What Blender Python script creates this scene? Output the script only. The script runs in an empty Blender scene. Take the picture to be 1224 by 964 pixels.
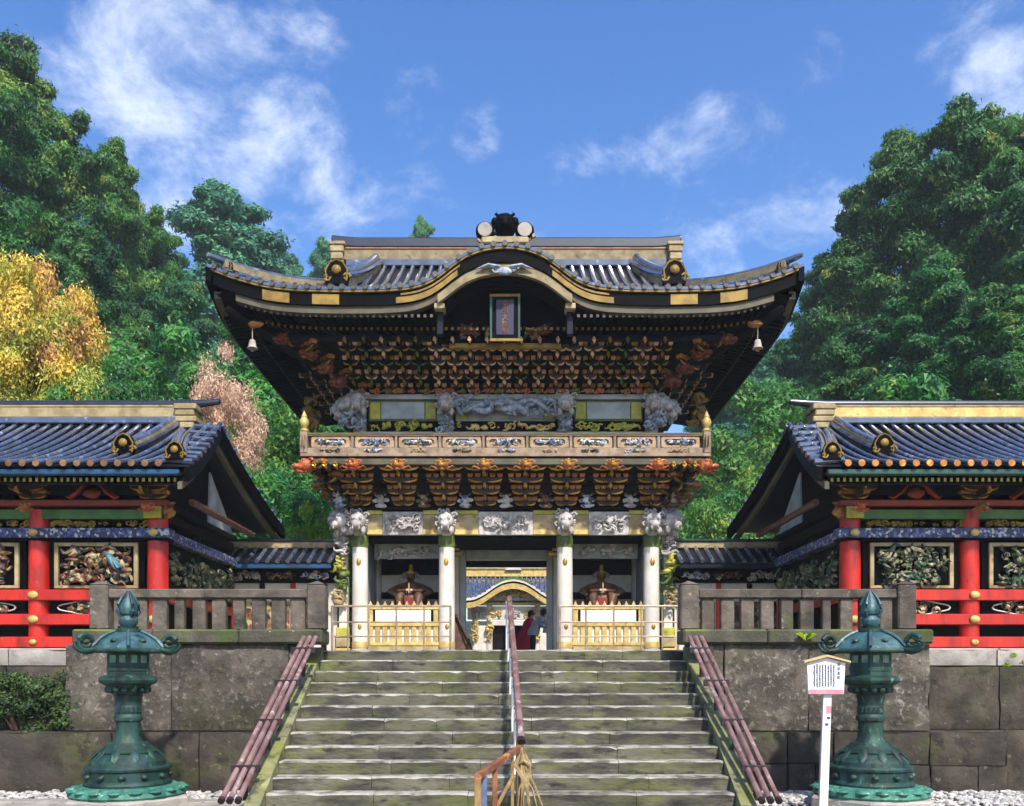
import bpy, math, random
import numpy as np
from mathutils import Vector, Matrix, Euler

# ------------------------------------------------------------------ camera, sky, sun, exposure
SC = bpy.context.scene
COL = SC.collection
R = math.radians
EYE = (0.15, 0.0, 1.9)
FPX = 1050.0                                   # focal length in photograph pixels (1224 wide)

cam_d = bpy.data.cameras.new("camera")
cam = bpy.data.objects.new("camera", cam_d)
COL.objects.link(cam)
cam.location = EYE
cam.rotation_euler = (R(90), 0, 0)
cam_d.sensor_width = 36.0
cam_d.lens = 36.0 * FPX / 1224.0
cam_d.shift_y = (808 - 482) / 1224.0
cam_d.clip_end = 2000
SC.camera = cam

SUN_AZ, SUN_EL = 20.0, 48.0                    # degrees right of straight behind the camera, elevation
sdir = Vector((math.sin(R(SUN_AZ)) * math.cos(R(SUN_EL)), -math.cos(R(SUN_AZ)) * math.cos(R(SUN_EL)), math.sin(R(SUN_EL))))
sun_d = bpy.data.lights.new("sun", 'SUN')
sun_d.energy = 3.5
sun_d.angle = R(2.2)
sun_d.color = (1.0, 0.93, 0.83)
sun = bpy.data.objects.new("sun", sun_d)
COL.objects.link(sun)
sun.rotation_euler = (-sdir).to_track_quat('-Z', 'Y').to_euler()
sun.location = sdir * 60

W = bpy.data.worlds.new("World")
SC.world = W
W.use_nodes = True
SC.view_settings.view_transform = 'Standard'
SC.view_settings.look = 'None'
SC.view_settings.exposure = 0.92
SC.view_settings.gamma = 1.0
SC.view_settings.use_curve_mapping = False
SC.render.engine = 'CYCLES'
SC.cycles.use_denoising = True
SC.cycles.max_bounces = 5
SC.cycles.diffuse_bounces = 2
SC.cycles.adaptive_threshold = 0.03
SC.cycles.glossy_bounces = 2
SC.cycles.transmission_bounces = 2
SC.cycles.caustics_reflective = False
SC.cycles.caustics_refractive = False


def ray(px, py):
    v = Vector(((px - 612) / FPX, 1.0, (808 - py) / FPX))
    return v.normalized()


def at(px, py, d):
    return Vector((EYE[0] + (px - 612) * d / FPX, d, EYE[2] + (808 - py) * d / FPX))


def build_world():
    nt = W.node_tree
    N, L = nt.nodes, nt.links
    N.clear()
    out = N.new('ShaderNodeOutputWorld')
    bg = N.new('ShaderNodeBackground')
    bg.inputs[1].default_value = 0.118
    sky = N.new('ShaderNodeTexSky')
    sky.sky_type = 'NISHITA'
    sky.sun_disc = False
    sky.sun_elevation = R(SUN_EL)
    sky.sun_rotation = R(180 - SUN_AZ)
    sky.altitude = 600
    sky.air_density = 1.25
    sky.dust_density = 2.2
    sky.ozone_density = 2.0
    tc = N.new('ShaderNodeTexCoord')
    D = tc.outputs['Generated']

    def math_(op, a, b=None, clamp=False):
        m = N.new('ShaderNodeMath'); m.operation = op; m.use_clamp = clamp
        for i, q in enumerate((a, b)):
            if q is None: continue
            if isinstance(q, (int, float)): m.inputs[i].default_value = q
            else: L.new(q, m.inputs[i])
        return m.outputs[0]

    # cloud banks: soft discs in the sky dome, broken up by noise
    banks = [(315, 40, 6, .75), (250, 85, 6, .9), (180, 80, 5.5, .95), (110, 65, 4.5, .7), (335, 120, 4.5, .8), (350, 165, 4, 1.1), (300, 185, 3.5, .9), (385, 195, 2.5, .9), (200, 235, 4.5, 1.0), (255, 200, 3, .6), (330, 250, 5, .45),
             (505, 130, 3, .85), (568, 155, 2.2, .95), (800, 130, 3.0, .6), (835, 150, 2.4, .6), (890, 285, 5, .7), (965, 270, 4.5, .75), (1185, 20, 5, .6),
             (1210, 105, 3.5, 1.0), (975, 75, 2.4, .6), (70, 10, 3, .6), (500, 280, 9, .62), (430, 250, 7, .58), (680, 290, 9, .6), (870, 300, 9, .68), (760, 280, 8, .55), (380, 285, 7, .66), (230, 260, 6, .7), (950, 240, 6, .6)]
    tot = None
    for (px, py, deg, amp) in banks:
        vm = N.new('ShaderNodeVectorMath'); vm.operation = 'DOT_PRODUCT'
        L.new(D, vm.inputs[0]); vm.inputs[1].default_value = ray(px, py)
        mr = N.new('ShaderNodeMapRange'); mr.interpolation_type = 'SMOOTHERSTEP'
        mr.inputs['From Min'].default_value = math.cos(R(deg * 1.25)); mr.inputs['From Max'].default_value = 1.0
        mr.inputs['To Max'].default_value = amp
        L.new(vm.outputs['Value'], mr.inputs['Value'])
        tot = mr.outputs[0] if tot is None else math_('MAXIMUM', tot, mr.outputs[0])
    mp = N.new('ShaderNodeMapping'); mp.inputs['Scale'].default_value = (1.0, 1.0, 1.5)
    mp.inputs['Rotation'].default_value = (0, R(25), 0)
    L.new(D, mp.inputs[0])
    n1 = N.new('ShaderNodeTexNoise'); n1.inputs['Scale'].default_value = 9; n1.inputs['Detail'].default_value = 9
    n1.inputs['Roughness'].default_value = 0.66; n1.inputs['Distortion'].default_value = 0.25
    L.new(mp.outputs[0], n1.inputs['Vector'])
    n2 = N.new('ShaderNodeTexNoise'); n2.inputs['Scale'].default_value = 2.0; n2.inputs['Detail'].default_value = 4
    L.new(mp.outputs[0], n2.inputs['Vector'])
    # scattered thin cloud everywhere else in the dome
    gen = N.new('ShaderNodeMapRange'); gen.interpolation_type = 'SMOOTHSTEP'
    gen.inputs['From Min'].default_value = 0.6; gen.inputs['From Max'].default_value = 0.85; gen.inputs['To Max'].default_value = 0.18
    L.new(n2.outputs[0], gen.inputs['Value'])
    tot = math_('MAXIMUM', tot, gen.outputs[0])
    br = N.new('ShaderNodeMapRange'); br.interpolation_type = 'SMOOTHSTEP'
    br.inputs['From Min'].default_value = 0.34; br.inputs['From Max'].default_value = 0.68
    L.new(n1.outputs[0], br.inputs['Value'])
    thr = math_('SUBTRACT', .76, math_('MULTIPLY', tot, .46))
    dens = math_('MULTIPLY', math_('SUBTRACT', n1.outputs[0], thr), 2.3, True)
    dens = math_('MULTIPLY', dens, math_('MULTIPLY', dens, math_('SUBTRACT', 3.0, math_('MULTIPLY', dens, 2.0))))
    dens = math_('MULTIPLY', dens, .70, True)
    # cloud brightness from the sky's own level
    mix = N.new('ShaderNodeMixRGB'); mix.inputs[2].default_value = (6.0, 6.35, 6.9, 1)
    L.new(dens, mix.inputs[0])
    hsv = N.new('ShaderNodeHueSaturation'); hsv.inputs['Saturation'].default_value = 1.33; hsv.inputs['Value'].default_value = 1.06; hsv.inputs['Hue'].default_value = .512
    L.new(sky.outputs[0], hsv.inputs['Color'])
    L.new(hsv.outputs[0], mix.inputs[1])
    L.new(mix.outputs[0], bg.inputs[0])
    L.new(bg.outputs[0], out.inputs[0])


build_world()


# ------------------------------------------------------------------ materials
def lin(h):
    h = h.lstrip('#')
    o = []
    for i in (0, 2, 4):
        c = int(h[i:i + 2], 16) / 255.0
        o.append(c / 12.92 if c <= 0.04045 else ((c + 0.055) / 1.055) ** 2.4)
    return (*o, 1.0)


MATS = {}


def mat(name, c1, c2=None, s=3.0, rough=0.6, metal=0.0, layers=(), rnd=0.12, bump=0.0, bs=18.0, spec=0.5, coat=0.0, stretch=(1, 1, 1), lo=.35, hi=.65, ramp=None, trans=0.0, island=0.0):
    m = bpy.data.materials.new(name)
    m.use_nodes = True
    nt = m.node_tree
    N, L = nt.nodes, nt.links
    b = N['Principled BSDF']
    geo = N.new('ShaderNodeNewGeometry')
    mp = N.new('ShaderNodeMapping'); mp.inputs['Scale'].default_value = stretch
    L.new(geo.outputs['Position'], mp.inputs[0])
    P = mp.outputs[0]

    def noise(scale, det=4, rgh=.55):
        n = N.new('ShaderNodeTexNoise'); n.inputs['Scale'].default_value = scale
        n.inputs['Detail'].default_value = det; n.inputs['Roughness'].default_value = rgh
        L.new(P, n.inputs['Vector'])
        return n.outputs[0]

    def rng(v, a, bb):
        r = N.new('ShaderNodeMapRange'); r.interpolation_type = 'SMOOTHSTEP'
        r.inputs['From Min'].default_value = a; r.inputs['From Max'].default_value = bb
        L.new(v, r.inputs['Value'])
        return r.outputs[0]

    if ramp:                                          # painted carving: cells of several paints
        vo = N.new('ShaderNodeTexVoronoi'); vo.inputs['Scale'].default_value = s
        L.new(P, vo.inputs['Vector'])
        sep = N.new('ShaderNodeSeparateColor'); L.new(vo.outputs['Color'], sep.inputs[0])
        cr = N.new('ShaderNodeValToRGB'); cr.color_ramp.interpolation = 'CONSTANT'
        el = cr.color_ramp.elements
        el[0].color = lin(ramp[0]); el[1].position = 1.0 / len(ramp); el[1].color = lin(ramp[1])
        for i in range(2, len(ramp)):
            e = el.new(i / len(ramp)); e.color = lin(ramp[i])
        L.new(sep.outputs[0], cr.inputs[0])
        col = cr.outputs[0]
    else:
        mx = N.new('ShaderNodeMixRGB')
        mx.inputs[1].default_value = lin(c1); mx.inputs[2].default_value = lin(c2 or c1)
        L.new(rng(noise(s), lo, hi), mx.inputs[0])
        col = mx.outputs[0]
    for (c, sc, a, bb, up) in layers:
        f = rng(noise(sc, 6, .62), a, bb)
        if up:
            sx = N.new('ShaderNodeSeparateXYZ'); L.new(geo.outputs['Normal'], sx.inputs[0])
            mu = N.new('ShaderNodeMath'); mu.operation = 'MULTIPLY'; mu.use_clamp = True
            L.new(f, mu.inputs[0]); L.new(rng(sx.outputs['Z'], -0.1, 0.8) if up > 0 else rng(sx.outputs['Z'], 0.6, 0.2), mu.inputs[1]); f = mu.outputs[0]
        m2 = N.new('ShaderNodeMixRGB'); m2.inputs[2].default_value = lin(c)
        L.new(f, m2.inputs[0]); L.new(col, m2.inputs[1])
        col = m2.outputs[0]
    if rnd or island:
        oi = N.new('ShaderNodeObjectInfo')
        hs = N.new('ShaderNodeHueSaturation')
        mr = N.new('ShaderNodeMapRange')
        k = island or rnd
        mr.inputs['To Min'].default_value = 1 - k; mr.inputs['To Max'].default_value = 1 + k
        L.new(geo.outputs['Random Per Island'] if island else oi.outputs['Random'], mr.inputs['Value'])
        L.new(mr.outputs[0], hs.inputs['Value'])
        if island:
            m3 = N.new('ShaderNodeMapRange'); m3.inputs['To Min'].default_value = .475; m3.inputs['To Max'].default_value = .525
            L.new(oi.outputs['Random'], m3.inputs['Value']); L.new(m3.outputs[0], hs.inputs['Hue'])
        L.new(col, hs.inputs['Color'])
        col = hs.outputs[0]
    L.new(col, b.inputs['Base Color'])
    b.inputs['Roughness'].default_value = rough
    b.inputs['Metallic'].default_value = metal
    b.inputs['Specular IOR Level'].default_value = spec
    if coat:
        b.inputs['Coat Weight'].default_value = coat; b.inputs['Coat Roughness'].default_value = .12
    if bump:
        bp = N.new('ShaderNodeBump'); bp.inputs['Strength'].default_value = bump; bp.inputs['Distance'].default_value = 0.03
        L.new(noise(bs, 5, .6), bp.inputs['Height']); L.new(bp.outputs[0], b.inputs['Normal'])
    if trans:
        tr = N.new('ShaderNodeBsdfTranslucent'); L.new(col, tr.inputs[0])
        ms = N.new('ShaderNodeMixShader'); ms.inputs[0].default_value = trans
        L.new(b.outputs[0], ms.inputs[1]); L.new(tr.outputs[0], ms.inputs[2])
        L.new(ms.outputs[0], N['Material Output'].inputs[0])
    MATS[name] = m
    return m


mat('stone_step', '#5c594a', '#403e33', 2.2, .75, stretch=(.55, .55, 1.6), layers=[('#4b4f28', 1.6, .44, .64, -1), ('#5f6434', 4.1, .52, .72, -1), ('#282622', 2.2, .44, .66, -1), ('#1b1a18', 6.5, .52, .70, -1), ('#96948a', 7, .35, .6, 1)], rnd=.22, bump=.5, bs=14)  # moss and stains on risers; paler treads paint in light from above
mat('stone_wall', '#625a50', '#413b34', 2.0, .85, layers=[('#332f2a', 1.3, .44, .64, 0), ('#8b877c', 11, .52, .74, 0), ('#45452a', 1.0, .50, .7, 0), ('#2b2822', 6.0, .52, .70, 0)], rnd=.2, bump=1.0, bs=11)
mat('stone_mossy', '#433c32', '#2f2a23', 2.3, .9, layers=[('#41471f', 1.6, .50, .68, 0), ('#241f1a', 3.2, .48, .66, 0), ('#6e6a5c', 6, .6, .72, 0)], rnd=.2, bump=.9, bs=9)
mat('stone_ledge', '#535043', '#3c3a31', 2.5, .9, layers=[('#5d6a26', 1.5, .44, .62, 1), ('#3f4a22', 2.0, .48, .64, 0), ('#c5c3ba', 11, .68, .74, 0)], rnd=.12, bump=.8, bs=12)
mat('stone_rail', '#655c52', '#4a433b', 2.5, .85, layers=[('#35322b', 2.3, .5, .68, 0), ('#525630', 1.7, .56, .7, 0), ('#8f897c', 9, .6, .74, 0)], rnd=.22, bump=.7, bs=14)
mat('stone_pale', '#a39c93', '#8a8580', 2.5, .8, layers=[('#6e6b64', 3, .55, .75, 0)], rnd=.12, bump=.4)
mat('stone_curb', '#85855f', '#66674a', 2.4, .85, layers=[('#6f7336', 1.5, .47, .64, 0), ('#3a3a2c', 3.6, .5, .68, 0)], rnd=.14, bump=.6)
mat('pebble', '#b9b7b2', '#8f8d8a', 9, .8, layers=[('#6a6864', 14, .55, .7, 0)], rnd=0, island=.3)
mat('earth', '#8a867d', '#6b6459', 1.5, .95, layers=[('#4f5230', .8, .5, .7, 0)], bump=.5, rnd=0)
mat('forest_floor', '#26321a', '#1c2413', .4, .95, rnd=0, bump=.4, bs=3)
mat('terrace', '#a49c8c', '#8b8478', 1.2, .9, rnd=0, bump=.2)
mat('tile', '#4a546b', '#363e50', 3, .2, spec=.9, coat=.8, layers=[('#8490aa', 5, .55, .75, 0)], rnd=.2)  # pale layer paints sky and sun glints into the tile colour
mat('tile_deck', '#0b0d13', '#07080c', 3, .5, rnd=.1)
mat('ridge_cap', '#1c2230', '#12161f', 3, .35, spec=.7, coat=.3, rnd=.1)
mat('cream', '#a3946f', '#857550', 4, .65, layers=[('#5e5234', 5, .56, .72, 0)], rnd=.1, bump=.2)
mat('tan_board', '#57513a', '#403b28', 2.2, .6, layers=[('#40391f', 4, .56, .72, 0)], rnd=.08)  # darkened: the weak light under the eaves is in the colour
mat('gold', '#c79a35', '#9a6f22', 5, .42, metal=.55, layers=[('#4a3411', 9, .58, .72, 0)], rnd=.15)
mat('tile_end', '#b06a2a', '#8a5a20', 6, .5, metal=.2, layers=[('#c99a3a', 5, .5, .6, 0)], rnd=.3)
mat('tile_end_dull', '#7a5a3a', '#5a4028', 6, .5, rnd=.3)
mat('gold_leaf', '#c4ad6c', '#ab9150', 6, .55, metal=.15, layers=[('#6d5018', 8, .58, .74, 0)], rnd=.15)
mat('gold_paint', '#8f721f', '#6f5616', 5, .55, metal=.1, rnd=.12)  # gold kept dark: dimness at the eave edge mixed into the paint
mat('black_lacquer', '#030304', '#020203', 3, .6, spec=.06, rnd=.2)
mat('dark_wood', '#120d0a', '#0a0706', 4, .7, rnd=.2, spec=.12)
mat('navy', '#0c1228', '#080c1b', 3, .5, rnd=.1, spec=.2)
mat('dull_cream', '#8a7d5c', '#6b6043', 4, .7, layers=[('#453c26', 5, .54, .7, 0)], rnd=.1, bump=.2)  # darker copy of cream, with the shade under the eaves painted in
mat('steel_blue', '#37577a', '#24405f', 3, .5, rnd=.1)
mat('indigo', '#080430', '#0d083a', 8, .45, rnd=0)
mat('gofun', '#cfcbc2', '#bab6ae', 1.5, .65, layers=[('#8f8c8a', 4, .58, .85, 0)], rnd=.06, bump=.08)
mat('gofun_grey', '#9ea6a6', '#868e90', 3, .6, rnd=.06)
mat('carve_white', '#b9b5b2', '#938e8b', 10, .65, layers=[('#6f6a66', 12, .56, .72, 0)], rnd=.1, bump=.3, bs=30)
mat('carve_blue', '#a4afbd', '#76828f', 10, .55, layers=[('#343d4d', 13, .54, .7, 0)], rnd=.15, bump=.3, bs=30)  # dark mottling paints in the shade of carved hollows
mat('yellow_green', '#b0a83c', '#8f9136', 6, .55, layers=[('#5d6426', 7, .56, .72, 0)], rnd=.14)
mat('moss_green', '#5a6b2f', '#43521f', 6, .6, rnd=.14)
mat('ochre', '#b07a3c', '#8e5826', 7, .6, layers=[('#5b3316', 9, .55, .72, 0), ('#e2b878', 8, .62, .72, 0)], rnd=.2, bump=.2, bs=30)
mat('ochre_red', '#b85f30', '#974020', 8, .55, layers=[('#e6ac62', 8, .55, .68, 0), ('#5e2312', 9, .58, .72, 0)], rnd=.2, bump=.25, bs=30)
mat('beast_dark', '#7a3a22', '#552412', 8, .6, layers=[('#9a7a3a', 8, .55, .68, 0), ('#2a120a', 9, .5, .68, 0)], rnd=.2, bump=.25, bs=30)
mat('arm_brown', '#331f10', '#1f1209', 6, .55, layers=[('#5e4020', 9, .56, .7, 0)], rnd=.25)
mat('block_beige', '#d9b590', '#c08f62', 8, .6, layers=[('#6b4322', 8, .58, .72, 0)], rnd=.22)
mat('balcony_wood', '#8f7d68', '#715f4d', 5, .6, layers=[('#5a4632', 8, .56, .72, 0)], rnd=.1)
mat('panel_tan', '#a98f70', '#8a7153', 7, .6, layers=[('#6b4a2e', 9, .58, .72, 0)], rnd=.12)
mat('carve_multi', '#ffffff', s=16, rough=.55, ramp=['#a9b2c2', '#6f7fa8', '#c4bfb6', '#56699a', '#37504a', '#b3aca0'], rnd=.15, bump=.2, bs=30)
mat('carve_forest', '#ffffff', s=13, rough=.5, ramp=['#26391f', '#4d5a32', '#18241a', '#6f6a4e', '#2f4a30', '#8a8468', '#101a14'], rnd=.15, bump=.2, bs=30)
mat('carve_warm', '#ffffff', s=11, rough=.5, ramp=['#5e3020', '#7d6c4a', '#452218', '#a2946f', '#2c1d15', '#6f4830', '#30422a'], rnd=.15, bump=.2, bs=30)
mat('carve_bird', '#4a7a80', '#2c5560', 9, .5, rnd=.1)
mat('vermilion', '#c2200e', '#a3170b', 2.5, .5, coat=.08, stretch=(1, 1, .35), bump=.15, bs=30, layers=[('#761409', 5, .50, .72, 0), ('#cf5238', 16, .62, .76, 0), ('#4a0e07', 11, .62, .76, 0)], rnd=.07)
mat('vermilion_dark', '#8a2a12', '#6c1f0e', 3, .5, rnd=.1)
mat('green_beam', '#3f6b1f', '#2f5518', 4, .5, rnd=.1)
mat('blue_pattern', '#ffffff', s=22, rough=.5, ramp=['#1a2450', '#34427a', '#a9a8a6', '#1c2444', '#525f8c', '#222d58'], rnd=.05)
mat('green_gutter', '#1f4a41', '#153832', 3, .4, rnd=.1)
mat('blue_gutter', '#18486f', '#103350', 3, .4, rnd=.1)
mat('bronze', '#23463b', '#15322d', 7, .55, metal=.15, stretch=(1.2, 1.2, .4), layers=[('#0e221f', 4, .46, .64, 0), ('#5c9078', 9, .60, .72, 0), ('#2b4a50', 2.6, .54, .72, 0)], rnd=.1, bump=.35, bs=22)
mat('bronze_cap', '#40646a', '#2b4a50', 7, .5, metal=.15, stretch=(1.2, 1.2, .5), layers=[('#123036', 5, .52, .68, 0), ('#7aa3a4', 8, .6, .74, 0)], rnd=.1, bump=.25, bs=22)  # lighter, bluer copy of bronze: skylight on the cap painted in
mat('verdigris', '#437f6d', '#285f52', 8, .6, layers=[('#17503f', 7, .52, .66, 0), ('#a9d6c2', 9, .6, .7, 1)], rnd=.1, bump=.5, bs=20)
mat('lamp_window', '#7d9c86', '#52776a', 8, .5, rnd=.05)
mat('pipe', '#9a7c78', '#7c5c59', 4, .3, metal=.3, layers=[('#c9bcb8', 6, .55, .72, 0), ('#5e4440', 5, .58, .72, 0)], rnd=.1)
mat('pipe_dark', '#2b1a1f', '#1b1114', 5, .5, rnd=.1)
mat('rust', '#8a5a3c', '#6a3f2b', 7, .7, layers=[('#b88a55', 6, .55, .68, 0), ('#4a2216', 5, .56, .7, 0)], rnd=.15, bump=.3, bs=40)
mat('ochre_post', '#9d8152', '#80643a', 6, .7, layers=[('#7a4d28', 7, .56, .7, 0)], rnd=.1)
mat('blue_tape', '#616c8f', '#525d80', 8, .5, rnd=.05)
mat('twig', '#a18d63', '#7d6a48', 9, .8, rnd=.15)
mat('fence_pipe', '#a5927c', '#85725f', 6, .5, metal=.2, rnd=.1)
mat('white_paint', '#e4e2e2', '#d2cfd0', 4, .55, rnd=.04)
mat('pink_paint', '#d4909c', '#c77a8a', 6, .55, rnd=.05)
mat('sign_ink', '#4c5a72', '#38445c', 6, .6, rnd=.05)
mat('raw_wood', '#cdb68d', '#b59c72', 6, .6, rnd=.05)
mat('statue_wood', '#5a3d2c', '#40291d', 8, .55, layers=[('#96704f', 7, .56, .7, 0), ('#3c2114', 7, .58, .72, 0)], rnd=.08, bump=.2, bs=30)
mat('statue_red', '#7a2012', '#842010', 8, .5, rnd=.05)
mat('skin', '#c99a7c', '#b98a6c', 6, .5, rnd=.05)
mat('hair', '#1a1310', '#120d0b', 8, .5, rnd=.05)
mat('coat_red', '#d8142f', '#c41028', 5, .6, rnd=.05)
mat('coat_grey', '#d3d9e6', '#c2cadb', 5, .7, rnd=.05)
mat('cloth_dark', '#2a2422', '#1e1a19', 5, .8, rnd=.05)
mat('cloth_white', '#e2dfdc', '#cfcbc8', 5, .7, rnd=.05)
mat('bark', '#4a382a', '#33261c', 3, .9, rnd=.2, bump=.6, bs=8)
mat('leaf_cedar', '#2f6a2e', '#488430', .35, .6, layers=[('#1c4a32', .5, .5, .62, 0), ('#86a444', .7, .54, .66, 0)], rnd=0, island=.4, trans=.4)
mat('leaf_fir', '#2a6636', '#458038', .4, .6, layers=[('#18492f', .5, .50, .62, 0), ('#93a044', .8, .58, .70, 0)], rnd=0, island=.4, trans=.4)
mat('leaf_broad', '#3d7c38', '#62983a', .5, .55, layers=[('#265f3a', .6, .54, .66, 0), ('#98ac46', .9, .58, .7, 0)], rnd=0, island=.4, trans=.4)
mat('leaf_far', '#3a7458', '#4f8a58', .25, .6, rnd=0, island=.4, trans=.25)  # bluish green: distance haze put into the leaf colour
mat('leaf_lime', '#a5c02a', '#7fa524', 1.2, .55, rnd=0, island=.4, trans=.35)
mat('leaf_yellow', '#d4b43a', '#dcc456', .55, .55, layers=[('#a3ad42', .45, .46, .58, 0), ('#d09c5e', .5, .50, .62, 0)], rnd=0, island=.35, trans=.3)
mat('leaf_russet', '#dcbca0', '#c4a184', .8, .6, layers=[('#e2c0a4', 1.1, .5, .65, 0), ('#8a7a48', .9, .6, .7, 0)], rnd=0, island=.4, trans=.3)
mat('leaf_shrub', '#2a4420', '#3d5c28', 2, .6, rnd=0, island=.4, trans=.2)


# ------------------------------------------------------------------ mesh collecting and object making
class MB:
    def __init__(self):
        self.v, self.f, self.mi, self.m = [], [], [], 0

    def add(self, vs, fs):
        o = len(self.v)
        self.v.extend([tuple(p) for p in vs])
        for q in fs:
            self.f.append(tuple(i + o for i in q)); self.mi.append(self.m)
        return self

    def box(self, x0, x1, y0, y1, z0, z1, b=0.0):
        x0, x1 = min(x0, x1), max(x0, x1); y0, y1 = min(y0, y1), max(y0, y1); z0, z1 = min(z0, z1), max(z0, z1)
        if b <= 0:
            vs = [(x0, y0, z0), (x1, y0, z0), (x1, y1, z0), (x0, y1, z0), (x0, y0, z1), (x1, y0, z1), (x1, y1, z1), (x0, y1, z1)]
            return self.add(vs, [(0, 3, 2, 1), (4, 5, 6, 7), (0, 1, 5, 4), (1, 2, 6, 5), (2, 3, 7, 6), (3, 0, 4, 7)])
        lo, hi = (x0, y0, z0), (x1, y1, z1)
        b = min(b, .45 * min(hi[i] - lo[i] for i in range(3)))
        vs, idx = [], {}
        for c in range(8):
            s = [(c >> i) & 1 for i in range(3)]
            for a in range(3):
                p = []
                for i in range(3):
                    e = hi[i] if s[i] else lo[i]
                    if i != a: e += -b if s[i] else b
                    p.append(e)
                idx[(c, a)] = len(vs); vs.append(p)
        fs = []
        ctr = [(lo[i] + hi[i]) / 2 for i in range(3)]

        def put(q):
            a, bb, c = (Vector(vs[q[0]]), Vector(vs[q[1]]), Vector(vs[q[2]]))
            n = (bb - a).cross(c - a)
            if n.dot((a + c) / 2 - Vector(ctr)) < 0: q = q[::-1]
            fs.append(tuple(q))
        for a in range(3):
            u, w = (a + 1) % 3, (a + 2) % 3
            for s in (0, 1):
                cs = [(s << a) | (i << u) | (j << w) for i, j in ((0, 0), (1, 0), (1, 1), (0, 1))]
                put([idx[(c, a)] for c in cs])
            for s1 in (0, 1):
                for s2 in (0, 1):
                    c0 = (s1 << a) | (s2 << u); c1 = c0 | (1 << w)
                    put([idx[(c0, a)], idx[(c1, a)], idx[(c1, u)], idx[(c0, u)]])
        for c in range(8):
            put([idx[(c, 0)], idx[(c, 1)], idx[(c, 2)]])
        return self.add(vs, fs)

    def tube(self, pts, r, n=6, cap=True, flat=1.0):
        pts = [Vector(p) for p in pts]
        rs = r if isinstance(r, (list, tuple)) else [r] * len(pts)
        vs, fs = [], []
        up = Vector((0, 0, 1))
        t0 = (pts[1] - pts[0]).normalized()
        if abs(t0.z) > .9: up = Vector((0, 1, 0))
        for i, p in enumerate(pts):
            t = (pts[min(i + 1, len(pts) - 1)] - pts[max(i - 1, 0)])
            t = t.normalized() if t.length > 1e-9 else t0
            a = t.cross(up)
            if a.length < 1e-4: a = t.cross(Vector((1, 0, 0)))
            a.normalize(); bb = a.cross(t)
            for k in range(n):
                an = 2 * math.pi * k / n
                vs.append(p + a * (math.cos(an) * rs[i]) + bb * (math.sin(an) * rs[i] * flat))
        for i in range(len(pts) - 1):
            for k in range(n):
                k2 = (k + 1) % n
                fs.append((i * n + k, i * n + k2, (i + 1) * n + k2, (i + 1) * n + k))
        if cap:
            fs.append(tuple(range(n - 1, -1, -1))); fs.append(tuple(range((len(pts) - 1) * n, len(pts) * n)))
        return self.add(vs, fs)

    def lathe(self, prof, n=16, c=(0, 0, 0), ph=0.0, sy=1.0):
        vs, fs = [], []
        for (r, z) in prof:
            for k in range(n):
                an = 2 * math.pi * k / n + ph
                vs.append((c[0] + r * math.cos(an), c[1] + r * math.sin(an) * sy, c[2] + z))
        for i in range(len(prof) - 1):
            for k in range(n):
                k2 = (k + 1) % n
                fs.append((i * n + k, i * n + k2, (i + 1) * n + k2, (i + 1) * n + k))
        fs.append(tuple(range(n - 1, -1, -1))); fs.append(tuple(range((len(prof) - 1) * n, len(prof) * n)))
        return self.add(vs, fs)

    def prism(self, poly, a0, a1, axis='y'):
        """poly: 2-D outline; extruded along axis from a0 to a1 (y: poly=(x,z), x: poly=(y,z), z: poly=(x,y))"""
        n = len(poly)
        mk = {'y': lambda p, a: (p[0], a, p[1]), 'x': lambda p, a: (a, p[0], p[1]), 'z': lambda p, a: (p[0], p[1], a)}[axis]
        vs = [mk(p, a0) for p in poly] + [mk(p, a1) for p in poly]
        fs = [tuple(range(n)), tuple(range(2 * n - 1, n - 1, -1))]
        for i in range(n):
            j = (i + 1) % n
            fs.append((i, j, n + j, n + i))
        return self.add(vs, fs)

    def grid(self, fn, nu, nv):
        vs = [fn(i / nu, j / nv) for j in range(nv + 1) for i in range(nu + 1)]
        fs = [(j * (nu + 1) + i, j * (nu + 1) + i + 1, (j + 1) * (nu + 1) + i + 1, (j + 1) * (nu + 1) + i) for j in range(nv) for i in range(nu)]
        return self.add(vs, fs)

    def strip(self, top, bot):
        n = len(top)
        return self.add(list(top) + list(bot), [(i, i + 1, n + i + 1, n + i) for i in range(n - 1)])

    def slabline(self, pts, w, h, side=(0, 1, 0)):
        """bar of rectangular section following pts; w along `side`, h downwards"""
        s = Vector(side).normalized() * (w / 2)
        vs, fs = [], []
        for p in pts:
            p = Vector(p)
            vs += [p - s, p + s, p + s - Vector((0, 0, h)), p - s - Vector((0, 0, h))]
        n = len(pts)
        for i in range(n - 1):
            for k in range(4):
                k2 = (k + 1) % 4
                fs.append((4 * i + k, 4 * i + k2, 4 * i + 4 + k2, 4 * i + 4 + k))
        fs += [(0, 1, 2, 3), (4 * n - 1, 4 * n - 2, 4 * n - 3, 4 * n - 4)]
        return self.add(vs, fs)

    def blob(self, c, r, rng=None, jit=0.12, nu=7, nv=5):
        vs, fs = [], []
        if isinstance(r, (int, float)): r = (r, r, r)
        for j in range(1, nv):
            th = math.pi * j / nv
            for i in range(nu):
                ph = 2 * math.pi * i / nu
                k = 1 + (rng.uniform(-jit, jit) if rng else 0)
                vs.append((c[0] + r[0] * k * math.sin(th) * math.cos(ph), c[1] + r[1] * k * math.sin(th) * math.sin(ph), c[2] + r[2] * k * math.cos(th)))
        t = len(vs); vs.append((c[0], c[1], c[2] + r[2])); vs.append((c[0], c[1], c[2] - r[2]))
        for j in range(nv - 2):
            for i in range(nu):
                i2 = (i + 1) % nu
                fs.append((j * nu + i, (j + 1) * nu + i, (j + 1) * nu + i2, j * nu + i2))
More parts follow.
